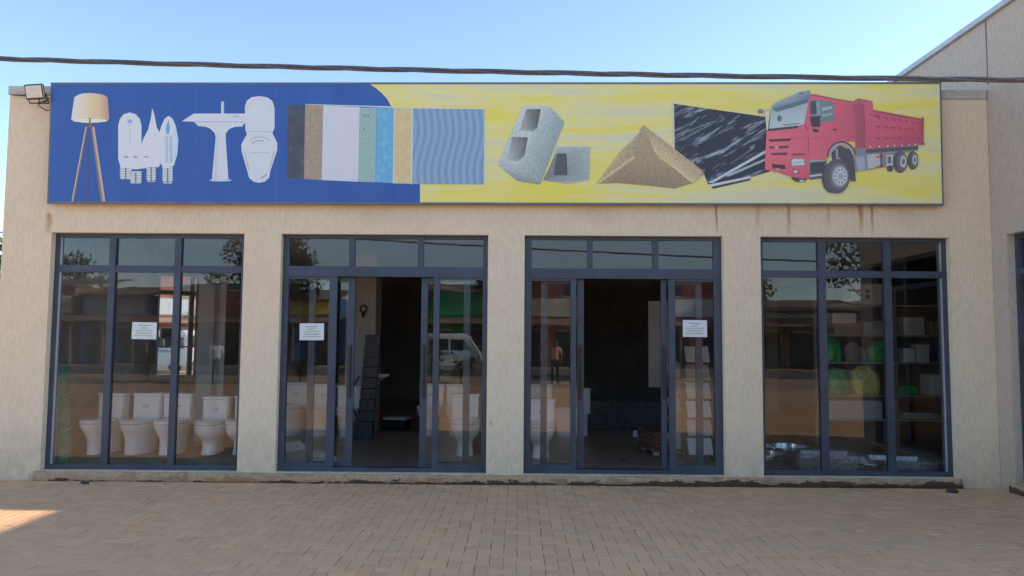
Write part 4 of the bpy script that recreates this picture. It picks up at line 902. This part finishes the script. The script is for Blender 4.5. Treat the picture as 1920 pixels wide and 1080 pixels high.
M['green_plastic'] = pm('green_plastic', (0.03, 0.34, 0.09), 0.35, 0.3, 12); M['yellow_plastic'] = pm('yellow_wrap', (0.55, 0.55, 0.12), 0.4, 0.3, 12)
M['carton'] = pm('brown_carton', (0.34, 0.24, 0.15), 0.8, 0.1, 8); M['blue_plastic'] = pm('blue_plastic', (0.03, 0.08, 0.25), 0.4, 0.2, 8)
Z = 0.1 + .012
e = crate(3.78, 2.05 + Z, .46, .30, .3, 'cream_tile', 'white_box', 'white box with a round hand hole on the top shelf behind the right window', 'box', y=2.2)
mb = MB(); mb.cyl((0, -.002, .19), (0, 1, 0), .03, .003, 14); mb.cyl((0, -.002, .11), (0, 1, 0), .036, .003, 14); mb.build('hand_hole', 'black', e)
crate(3.55, 1.62 + Z, .38, .16, .3, 'carton', 'carton', 'brown carton below the white box with the hand hole', 'box'); crate(3.98, 1.62 + Z, .40, .2, .3, 'shelf', 'carton', 'grey carton below and right of the white box with the hand hole', 'box')
crate(3.5, 1.62 + .162 + Z, .34, .15, .28, 'cream_tile', 'carton', 'cream carton on the brown carton under the white box', 'box'); crate(4.5, 1.62 + Z, .3, .26, .3, 'interior', 'carton', 'dark carton on the right half of the upper shelf', 'box'); crate(4.86, 1.62 + Z, .26, .2, .3, 'carton', 'carton', 'brown carton at the right end of the upper shelf', 'box')
def sack(x, z, w_, h_, mat, name, label, cat, y=2.32, d=.24):
    e = empty(name, (x + 1.2, y, z), label=label, cat=cat); mb = MB(); rings = []; n_ = 24
    for i in range(10):
        f_ = i / 9.0; s_ = (0.92, 1.0, 1.02, 1.0, .98, .95, .9, .8, .5, .42)[i]; r_ = []
        for k in range(n_):
            a = k * 2 * math.pi / n_; c_, q_ = math.cos(a), math.sin(a)
            X_ = w_ / 2 * s_ * math.copysign(abs(c_) ** .5, c_) * (1 + .22 * noise.noise(Vector((c_ * 2, q_ * 2 + f_ * 3, x))))
            Y_ = d / 2 + d / 2 * s_ * math.copysign(abs(q_) ** .5, q_) * (1 + .22 * noise.noise(Vector((c_ * 2, q_ * 2 + f_ * 3, x + 5))))
            r_.append((X_, Y_, f_ * h_ * (1 + .10 * noise.noise(Vector((c_ * 1.5, q_ * 1.5, x + 9))) * (f_ > .1))))
        rings.append(r_)
    mb.loft(rings); mb.build('bag', mat, e); return e
sack(3.34, 1.23 + Z, .26, .36, 'green_plastic', 'green_bag', 'green plastic bag on the left of the middle shelf', 'bag'); sack(3.66, 1.23 + Z, .3, .28, 'interior_dark', 'dark_bag', 'dark bag between the two green ones on the middle shelf', 'bag'); sack(4.02, 1.23 + Z, .36, .30, 'green_plastic', 'green_bag', 'green wrapped bag right of the dark bag on the middle shelf', 'bag')
crate(4.42, 1.23 + Z, .16, .2, .2, 'white_tile', 'small_box', 'white small box in the right part of the middle shelf', 'box'); crate(4.62, 1.23 + Z, .18, .26, .22, 'interior', 'small_box', 'dark small box next to the white one on the middle shelf', 'box'); crate(4.92, 1.23 + Z, .22, .3, .22, 'blue_plastic', 'blue_box', 'blue box at the right end of the middle shelf', 'box')
sack(3.40, .76 + Z, .34, .38, 'green_plastic', 'green_bag', 'green bag at the left of the lower shelf', 'bag'); sack(3.80, .76 + Z, .40, .42, 'yellow_plastic', 'yellow_bag', 'large yellow green bag in the middle of the lower shelf', 'bag'); crate(4.36, .76 + Z, .32, .14, .3, 'green_plastic', 'green_crate', 'flat green crate on the right half of the lower shelf', 'crate'); crate(4.85, .76 + Z, .3, .3, .3, 'interior', 'dark_box', 'dark box right of the flat green crate', 'box')
crate(3.62, .42 + Z, .8, .26, .3, 'panel_grey', 'long_carton', 'long pale grey carton on the lowest shelf', 'box')
pb = empty('pipe_bundle', (5.85, 2.40, .42 + Z), label='small bundle of grey pipes on the right part of the lowest shelf', cat='pipes')
for i in range(6):
    mb = MB(); mb.tube([(-.32, 0, 0), (.32, .02, 0)], .02, 8); mb.build('pipe', 'panel_grey', pb, (0, (i % 3) * .06, .021 + .042 * (i // 3)))
# plastic wrapped steel sinks on the floor
M['steel'] = pm('brushed_steel', (0.55, 0.58, 0.62), 0.28, 0.08, 10, metal=1.0)
def film_mat():
    t = NT('clear_plastic_film'); P = t.pos(); t.n.remove(t.p)
    tr = t.add('ShaderNodeBsdfTransparent'); tr.inputs[0].default_value = (0.82, 0.86, 0.9, 1); gl = t.add('ShaderNodeBsdfGlossy'); gl.inputs['Roughness'].default_value = 0.15
    df = t.add('ShaderNodeBsdfDiffuse'); df.inputs[0].default_value = (0.72, 0.78, 0.84, 1)
    n_ = t.bump(t.noise(t.mapping(P, (14, 14, 30)), 1.0, 4, 0.6, 1.0), 1.0, 0.03)
    t.l.new(n_, gl.inputs['Normal']); t.l.new(n_, df.inputs['Normal']); a = t.add('ShaderNodeMixShader'); a.inputs[0].default_value = .45; t.l.new(gl.outputs[0], a.inputs[1]); t.l.new(df.outputs[0], a.inputs[2])
    b = t.add('ShaderNodeMixShader'); b.inputs[0].default_value = .34; t.l.new(tr.outputs[0], b.inputs[1]); t.l.new(a.outputs[0], b.inputs[2]); t.l.new(b.outputs[0], t.out.inputs[0]); return t.m
M['film'] = film_mat()
def round_basin(x, y, r0, h_, label):
    e = empty('steel_basin', (x, y, 0.1), label=label, cat='basin'); mb = MB()
    mb.loft([[(a * math.cos(k * math.pi / 20), a * math.sin(k * math.pi / 20), z) for k in range(40)] for z, a in ((.004, r0 * .8), (.03, r0 * .9), (h_ * .86, r0 * .94), (h_ * .9, r0 * 1.02), (h_, r0 * 1.03), (h_ * .97, r0 * .92), (.04, r0 * .85), (.03, r0 * .7))]); smooth_shade(mb.build('bowl', 'steel', e), 50)
    mb = MB(); mb.tube([(r0 * 1.035 * math.cos(k * math.pi / 20), r0 * 1.035 * math.sin(k * math.pi / 20), h_ * .95) for k in range(41)], .008, 6, caps=False); mb.build('rim', 'chrome', e)
def sink(x, y, w_, d, h_, rz, label):
    e = empty('steel_sink', (x, y, 0.1), R(rz), label=label, cat='sink')
    def rr(a, b, z, r_=.06):
        out = []
        for cx, cy, s0 in ((a - r_, b - r_, 0), (-a + r_, b - r_, 90), (-a + r_, -b + r_, 180), (a - r_, -b + r_, 270)):
            for k in range(5): t_ = R(s0 + 22.5 * k); out.append((cx + r_ * math.cos(t_), cy + r_ * math.sin(t_), z))
        return out
    mb = MB(); mb.loft([rr(w_ / 2 * .8, d / 2 * .8, 0.005), rr(w_ / 2 * .86, d / 2 * .86, h_ * .8), rr(w_ / 2, d / 2, h_ * .85), rr(w_ / 2, d / 2, h_), rr(w_ / 2 * .82, d / 2 * .82, h_), rr(w_ / 2 * .76, d / 2 * .76, .03)]); smooth_shade(mb.build('basin', 'steel', e), 40)
    mb = MB(); rings = []
    for z, s_ in ((0.002, 1.02), (h_ * .5, 1.08), (h_ * 1.06, 1.06), (h_ * 1.16, .7), (h_ * 1.22, .25)):
        q = rr(w_ / 2 * s_, d / 2 * s_, z, .05); rings.append([(a + .02 * noise.noise(Vector((a * 9, b * 9, z * 9 + x))), b + .02 * noise.noise(Vector((a * 9 + 3, b * 9, z * 9))), c + .02 * noise.noise(Vector((a * 7, b * 7 + x, 2))) * (1 if z > .01 else 0)) for a, b, c in q])
    mb.loft(rings); mb.build('film_wrap', 'film', e)
round_basin(2.93, .58, .27, .2, 'round shiny steel basin at the left foot of the right window'); sink(3.72, .60, .78, .5, .19, -8, 'large film wrapped steel sink in the middle under the right window'); sink(4.6, .72, .8, .5, .12, -14, 'flat film wrapped steel sink at the right foot of the right window')
round_basin(3.42, 1.2, .3, .2, 'round steel basin behind the wrapped sinks under the right window')
round_basin(4.12, .42, .2, .12, 'small round steel basin right of the large wrapped sink')

# ------------------------------------------------------------------ left edge of the plot
bw = empty('boundary_wall', (-5.985, 0.6, 0), label='beige boundary wall running off from the left corner of the shop', cat='wall')
mb = MB(); mb.box(-7.0, 0.0, 0.0, 0.2, -0.05, 2.25); mb.build('wall', 'wall', bw); mb = MB(); mb.box(-7.0, -0.001, -0.03, 0.23, 2.251, 2.32, bev=.01); mb.build('coping', 'coping', bw)

M['pebble'] = pm('dark_pebble', (.06, .055, .05), .8, .2, 30)
for x, y, q, lb in ((-4.77, -.20, .035, 'dark pebble on the paving in front of the left window'), (4.72, -.26, .045, 'dark pebble on the paving in front of the right window')):
    bm = bmesh.new(); bmesh.ops.create_icosphere(bm, subdivisions=2, radius=q)
    for v in bm.verts: v.co = Vector((v.co.x * 1.5, v.co.y, v.co.z * .55)) * (1 + .25 * noise.noise(v.co * 30))
    mb = MB(); mb.addbm(bm, 0, None, True); bm.free(); tag(mb.build('pebble', 'pebble', None, (x, y, q * .45)), lb, 'pebble')

# ------------------------------------------------------------------ trees and shrubs
def leaf_mat(name, a, b):
    t = NT(name); P = t.pos(); c = t.ramp(t.noise(P, 1.4, 5, .7), [(.32, a), (.68, b)])
    t.p.inputs['Subsurface Weight'].default_value = 0.0
    return t.fin(c, .55, spec=.3)
M['leaf'] = leaf_mat('leaf_green', (.035, .065, .018), (.085, .13, .035)); M['leaf_dark'] = leaf_mat('leaf_dark_green', (.02, .045, .018), (.05, .085, .03)); M['leaf_olive'] = leaf_mat('leaf_olive', (.06, .075, .025), (.13, .14, .05))
M['bark'] = pm('bark', (.12, .085, .06), .9, .25, 8, .8, 20)
def leaf_cloud(mb, blobs, n, size, rg_):
    tot = sum(b[3] ** 2 for b in blobs)
    for (bx, by, bz, br) in blobs:
        for _ in range(int(n * br * br / tot)):
            while True:
                v = Vector((rg_.uniform(-1, 1), rg_.uniform(-1, 1), rg_.uniform(-1, 1)))
                if .25 < v.length < 1: break
            v *= (0.78 + .3 * noise.noise(v * 2.3 + Vector((bx, by, bz))))
            c = Vector((bx, by, bz)) + Vector((v.x * br, v.y * br, v.z * br * .8)); s_ = size * rg_.uniform(.6, 1.3)
            q = Matrix.Rotation(rg_.uniform(0, 6.28), 3, 'Z') @ Matrix.Rotation(rg_.uniform(-1.2, 1.2), 3, 'X')
            mb.face([c + q @ Vector(p_) for p_ in ((-s_ * .3, 0, 0), (0, -s_ * .5, s_ * .1), (s_ * .3, 0, 0), (0, s_ * .5, s_ * .1))])
def tree(name, x, y, h, cr, label, leaf='leaf', n=3500, size=.3, seed=1, conical=False, group=None, trunk=.2, base=-.06, cz=.62):
    rg_ = random.Random(seed); e = empty(name, (x, y, base), label=label, cat='tree' if trunk > .05 else 'shrub', group=group); blobs = []; mb = MB()
    lean = Vector((rg_.uniform(-.06, .06), rg_.uniform(-.06, .06), 1)); mb.tube([lean * (h * cz * f_) for f_ in (0, .3, .6, 1.0)], [trunk, trunk * .8, trunk * .6, trunk * .3], 9)
    if conical:
        for i in range(8): f_ = i / 7.0; blobs.append((rg_.uniform(-.2, .2), rg_.uniform(-.2, .2), h * (.3 + .66 * f_), cr * (1.05 - .85 * f_)))
    else:
        for i in range(11):
            a = rg_.uniform(0, 6.28); r_ = cr * rg_.uniform(.15, .75); bz = h * rg_.uniform(cz - .12, .9); b_ = (r_ * math.cos(a), r_ * math.sin(a), bz, cr * rg_.uniform(.32, .55)); blobs.append(b_)
            s0 = lean * (h * cz * rg_.uniform(.5, .95)); mb.tube([s0, (s0 + Vector(b_[:3])) / 2 + Vector((0, 0, .1 * h * rg_.uniform(-.3, .6))), Vector(b_[:3])], [trunk * .35, trunk * .22, trunk * .08], 6)
    mb.build('trunk', 'bark', e); mc_ = MB(); leaf_cloud(mc_, blobs, n, size, rg_); mc_.build('crown', leaf, e); return e
tree('leafy_tree', -9.3, 6.5, 3.7, 1.7, 'green tree rising behind the boundary wall at the left edge', n=2500, size=.2, seed=3)
tg = 'trees across the road reflected in the glass'
tree('street_tree', -20.5, -47, 9.2, 3.4, 'broad dark tree reflected in the left window', 'leaf_dark', seed=11, group=tg)
tree('street_tree', -15.2, -43.0, 9.6, 3.0, 'rounded tree reflected above the left door', 'leaf_dark', seed=12, group=tg)
tree('street_tree', -1.6, -44.5, 9.0, 2.6, 'tree reflected at the left of the right door transom', 'leaf_dark', seed=13, group=tg)
tree('street_tree', 22.8, -40, 11.0, 3.6, 'open feathery tree reflected in the right window', 'leaf_dark', n=2200, seed=14, group=tg)
tree('street_tree', 17.5, -52, 7.5, 3.2, 'low tree reflected at the left of the right window', 'leaf', seed=15, group=tg)
tree('street_tree', 33, -50, 10, 4, 'wide tree far right across the road', 'leaf', seed=16, group=tg)
tree('street_tree', -36, -50, 9, 4, 'wide tree far left across the road', 'leaf', seed=17, group=tg)
for i, (x, y, h) in enumerate(((-14.5, -21, 1.3), (-12.9, -20.5, 1.0), (-10.2, -20.8, 1.4), (-8.6, -21.2, 1.1), (-6.3, -20.4, 1.3), (-3.4, -21, 1.5), (-2.2, -20.7, 1.1))):
    tree('verge_shrub', x, y, h, .75, ('leftmost', 'second', 'third', 'fourth', 'fifth', 'sixth', 'rightmost')[i] + ' low shrub from the left along the road verge, seen reflected', 'leaf_olive', 500, .13, 30 + i, trunk=.03, group='verge shrubs', cz=.4)

# ------------------------------------------------------------------ shops across the road (seen in the reflections)
M['tin'] = pm('rusty_tin_roof', (.32, .2, .14), .6, .35, 1.2, metal=.2); M['shutter'] = pm('dark_shutter', (.05, .05, .055), .6, .2, 3); M['pane_dark'] = NT('dark_window').fin((.03, .035, .04), .1)
for nm, c in (('red_render', (.36, .12, .08)), ('green_render', (.03, .22, .10)), ('blue_render', (.07, .17, .36)), ('cream_render', (.5, .43, .32)), ('brown_render', (.24, .15, .10)), ('grey_render', (.30, .28, .26)), ('yellow_render', (.5, .36, .07)), ('white_render', (.62, .6, .56))):
    M[nm] = pm(nm, tuple(min(.75, v * 1.3) for v in c), .85, .14, .9)
def shop_across(x0, x1, h, wallm, fascia, label, ndoor, name='street_shop', y=-41.5, upper=False):
    e = empty(name, ((x0 + x1) / 2, y, -.06), label=label, cat='building'); W_ = (x1 - x0) / 2
    mb = MB(); mb.box(-W_, W_, -7, 0, 0, h); mb.build('wall', wallm, e)
    mb = MB(); mb.loft([[(-W_ - .3, 1.6, 2.75), (W_ + .3, 1.6, 2.75), (W_ + .3, 1.6, 2.81), (-W_ - .3, 1.6, 2.81)], [(-W_ - .3, 0.002, 3.15), (W_ + .3, 0.002, 3.15), (W_ + .3, 0.002, 3.21), (-W_ - .3, .002, 3.21)]], smooth=False); mb.build('awning', 'tin', e)
    for px in (-W_ + .15, 0, W_ - .15): mb = MB(); mb.box(px - .06, px + .06, 1.4, 1.52, 0, 2.78); mb.build('post', 'brown_render', e)
    mb = MB(); mb.box(-W_ + .2, W_ - .2, .002, .1, 3.35, min(h - .2, 4.5)); mb.build('fascia', fascia, e)
    dw = (2 * W_) / ndoor
    for i in range(ndoor):
        c = -W_ + dw * (i + .5); mb = MB(); mb.box(c - dw * .32, c + dw * .32, .002, .06, .05, 2.35); d_ = mb.build('shutter', 'shutter', e)
        mb = MB(); mb.box(c - dw * .32 - .06, c + dw * .32 + .06, .003, .09, 2.36, 2.46); mb.build('lintel', 'cream_render', d_)
        if upper:
            mb = MB(); mb.box(c - .45, c + .45, .002, .04, 4.7, 5.6); wn_ = mb.build('window', 'pane_dark', e)
            mb = MB(); mb.box(c - .52, c + .52, .004, .1, 4.6, 4.69); mb.build('sill', 'cream_render', wn_)
    mb = MB(); mb.loft([[(-W_ - .2, .4, h - .1), (W_ + .2, .4, h - .1), (W_ + .2, .4, h), (-W_ - .2, .4, h)], [(-W_ - .2, -7.2, h + .9), (W_ + .2, -7.2, h + .9), (W_ + .2, -7.2, h + 1.0), (-W_ - .2, -7.2, h + 1.0)]], smooth=False); mb.build('roof', 'tin', e)
shop_across(-40, -29.5, 5.2, 'brown_render', 'cream_render', 'brown shop with cream fascia across the road, far left', 3)
shop_across(-29, -24.6, 4.6, 'blue_render', 'grey_render', 'blue shop with grey fascia across the road', 2)
shop_across(-24, -17.5, 4.9, 'grey_render', 'red_render', 'grey shop with red fascia across the road', 3)
shop_across(-17, -12.0, 4.5, 'blue_render', 'yellow_render', 'blue shop with yellow fascia across the road', 2)
shop_across(-8.2, -1.9, 5.0, 'green_render', 'green_render', 'green shop across the road behind the parked minibus', 3)
shop_across(-1.2, 5.0, 6.0, 'red_render', 'cream_render', 'two storey red shop with cream fascia across the road', 2, upper=True)
shop_across(6.2, 14.6, 6.2, 'red_render', 'white_render', 'two storey red shop with white fascia across the road', 3, upper=True)
shop_across(15.4, 24.0, 3.9, 'brown_render', 'grey_render', 'low brown shop with grey fascia across the road', 4)
shop_across(25, 36, 4.8, 'cream_render', 'blue_render', 'cream shop with blue fascia across the road, far right', 4)

# ------------------------------------------------------------------ minibus on the road
M['van_white'] = NT('van_paint').fin((.68, .67, .62), .25); M['van_blue'] = NT('van_check_paint').fin((.05, .12, .4), .3); M['van_glass'] = NT('van_glass').fin((.02, .025, .03), .05); M['tyre'] = pm('tyre_rubber', (.02, .02, .02), .85); M['rim'] = NT('wheel_rim').fin((.4, .4, .42), .35, metal=.8); M['red_lens'] = NT('tail_lens').fin((.45, .02, .02), .2); M['clear_lens'] = NT('head_lens').fin((.7, .72, .74), .1)
def minibus(x, y, rz, label, s=1.0):
    e = empty('minibus', (x, y, -.02), R(rz), label=label, cat='minibus', group='minibuses on the road')
    prof_ = [(-2.25, .35), (-2.3, .8), (-2.22, 1.15), (-1.75, 1.85), (-1.4, 2.02), (1.9, 2.05), (2.22, 1.9), (2.3, 1.1), (2.3, .35)]
    mb = MB(); rings = []
    for yy_, s_ in ((-.84, .90), (-.80, .985), (-.6, 1.0), (.6, 1.0), (.80, .985), (.84, .90)): rings.append([(px * (1 if abs(yy_) < .82 else .99), yy_, .35 + (pz - .35) * s_) for px, pz in prof_])
    mb.loft(rings, smooth=False); mb.build('body', 'van_white', e)
    for sd in (-1, 1):
        for a, b in ((-1.55, -.75), (-.65, .35), (.45, 1.3), (1.4, 2.1)):
            mb = MB(); q = [(a + (.12 if a < -1 else 0), sd * .848, 1.72), (b, sd * .848, 1.72), (b, sd * .848, 1.18), (a - (.25 if a < -1 else 0), sd * .848, 1.18)]
            mb.loft([[(p_[0], p_[1] - sd * .03, p_[2]) for p_ in q], q], smooth=False); mb.build('window', 'van_glass', e)
        for k in range(9):
            mb = MB(); mb.box(-.9 + k * .26, -.77 + k * .26, sd * .846 - .012, sd * .846 + .012, .98, 1.1); mb.build('check', 'van_blue', e)
        for wx in (-1.4, 1.35):
            mb = MB(); mb.cyl((wx, sd * .66, .33), (0, sd, 0), .33, .2, 22); wh = mb.build('wheel', 'tyre', e); mb = MB(); mb.cyl((wx, sd * .861, .33), (0, sd, 0), .19, .012, 18); mb.build('rim', 'rim', wh)
        mb = MB(); mb.box(2.29, 2.315, sd * .6 - .1, sd * .6 + .1, .85, 1.15); mb.build('tail_light', 'red_lens', e); mb = MB(); mb.box(-2.315, -2.28, sd * .58 - .15, sd * .58 + .15, .72, .9); mb.build('headlight', 'clear_lens', e)
    mb = MB(); mb.loft([[(-2.235, -.7, 1.17), (-2.235, .7, 1.17), (-1.795, .66, 1.80), (-1.795, -.66, 1.80)], [(-2.205, -.7, 1.16), (-2.205, .7, 1.16), (-1.765, .66, 1.79), (-1.765, -.66, 1.79)]], smooth=False); mb.build('windscreen', 'van_glass', e)
    mb = MB(); mb.box(2.285, 2.312, -.65, .65, 1.25, 1.8); mb.build('rear_window', 'van_glass', e); mb = MB(); mb.box(-2.38, -2.26, -.8, .8, .38, .6, bev=.03); mb.box(2.29, 2.39, -.8, .8, .38, .58, bev=.03); mb.build('bumper', 'shutter', e)
minibus(-4.2, -31.0, 180, 'white minibus with blue checks reflected in the left sliding door'); minibus(4.6, -25.5, 78, 'white minibus parked on the verge, reflected in the tall mirror')

# ------------------------------------------------------------------ people on the verge
M['skin'] = NT('skin').fin((.09, .05, .035), .55)
def person(x, y, rz, shirt, trousers, label, step=.1):
    e = empty('person', (x, y, -.05), R(rz), label=label, cat='person', group='people on the verge')
    J = {'hip': (0, 0, .95, .15, .11), 'waist': (0, 0, 1.1, .13, .10), 'chest': (0, 0, 1.32, .17, .12), 'neck': (0, 0, 1.47, .055, .055), 'head0': (0, -.02, 1.58, .085, .095), 'head1': (0, -.01, 1.68, .075, .09)}
    for s_, n_ in ((-1, 'l'), (1, 'r')):
        J['thigh' + n_] = (s_ * .1, 0, .82, .085, .085); J['knee' + n_] = (s_ * .11, -.03 - s_ * step * .4, .48, .058, .058); J['ankle' + n_] = (s_ * .11, s_ * step, .09, .042, .042); J['toe' + n_] = (s_ * .13, s_ * step - .15, .045, .045, .035)
        J['sh' + n_] = (s_ * .19, 0, 1.38, .06, .06); J['elb' + n_] = (s_ * .25, .02, 1.1, .043, .043); J['wri' + n_] = (s_ * .24, -.08, .87, .032, .032); J['hand' + n_] = (s_ * .235, -.11, .78, .035, .02)
    ks = list(J); ed = [('hip', 'waist'), ('waist', 'chest'), ('chest', 'neck'), ('neck', 'head0'), ('head0', 'head1')]
    for n_ in 'lr': ed += [('hip', 'thigh' + n_), ('thigh' + n_, 'knee' + n_), ('knee' + n_, 'ankle' + n_), ('ankle' + n_, 'toe' + n_), ('chest', 'sh' + n_), ('sh' + n_, 'elb' + n_), ('elb' + n_, 'wri' + n_), ('wri' + n_, 'hand' + n_)]
    me = bpy.data.meshes.new('body'); me.from_pydata([J[k][:3] for k in ks], [(ks.index(a), ks.index(b)) for a, b in ed], [])
    o = bpy.data.objects.new('body', me); col.objects.link(o); sk = o.modifiers.new('skin', 'SKIN'); sb = o.modifiers.new('sub', 'SUBSURF'); sb.levels = sb.render_levels = 1
    for i, k in enumerate(ks): me.skin_vertices[0].data[i].radius = J[k][3:5]; me.skin_vertices[0].data[i].use_root = (i == 0)
    for nm in ('skin', shirt, trousers, 'black'): me.materials.append(M[nm])
    dg = bpy.context.evaluated_depsgraph_get(); m2 = bpy.data.meshes.new_from_object(o.evaluated_get(dg)); o.modifiers.clear(); o.data = m2; o.parent = e
    for p_ in m2.polygons:
        c = p_.center; z = c.z
        p_.material_index = 3 if z < .08 else (2 if z < .98 and abs(c.x) < .2 else (1 if z < 1.46 and not (abs(c.x) > .18 and z < 1.15) else 0)); p_.use_smooth = True
    mb = MB(); mb.loft([[(.088 * s_ * math.cos(k * .3927), .01 + .1 * s_ * math.sin(k * .3927), z) for k in range(16)] for z, s_ in ((1.66, 1.0), (1.71, 1.0), (1.755, .75), (1.775, .2))]); mb.build('hair', 'black', e)
M['pink_cloth'] = pm('pink_shirt', (.5, .22, .2), .85); M['white_cloth'] = pm('white_shirt', (.65, .65, .62), .85); M['dark_cloth'] = pm('dark_trousers', (.02, .02, .025), .9)
person(1.45, -21, 180, 'pink_cloth', 'dark_cloth', 'person in pink shirt and black trousers reflected in the right door'); person(-11.2, -19.4, 160, 'white_cloth', 'dark_cloth', 'person in white shirt reflected at the right of the left window'); person(-12.9, -19.6, 200, 'white_cloth', 'dark_cloth', 'person in white shirt reflected at the middle of the left window')
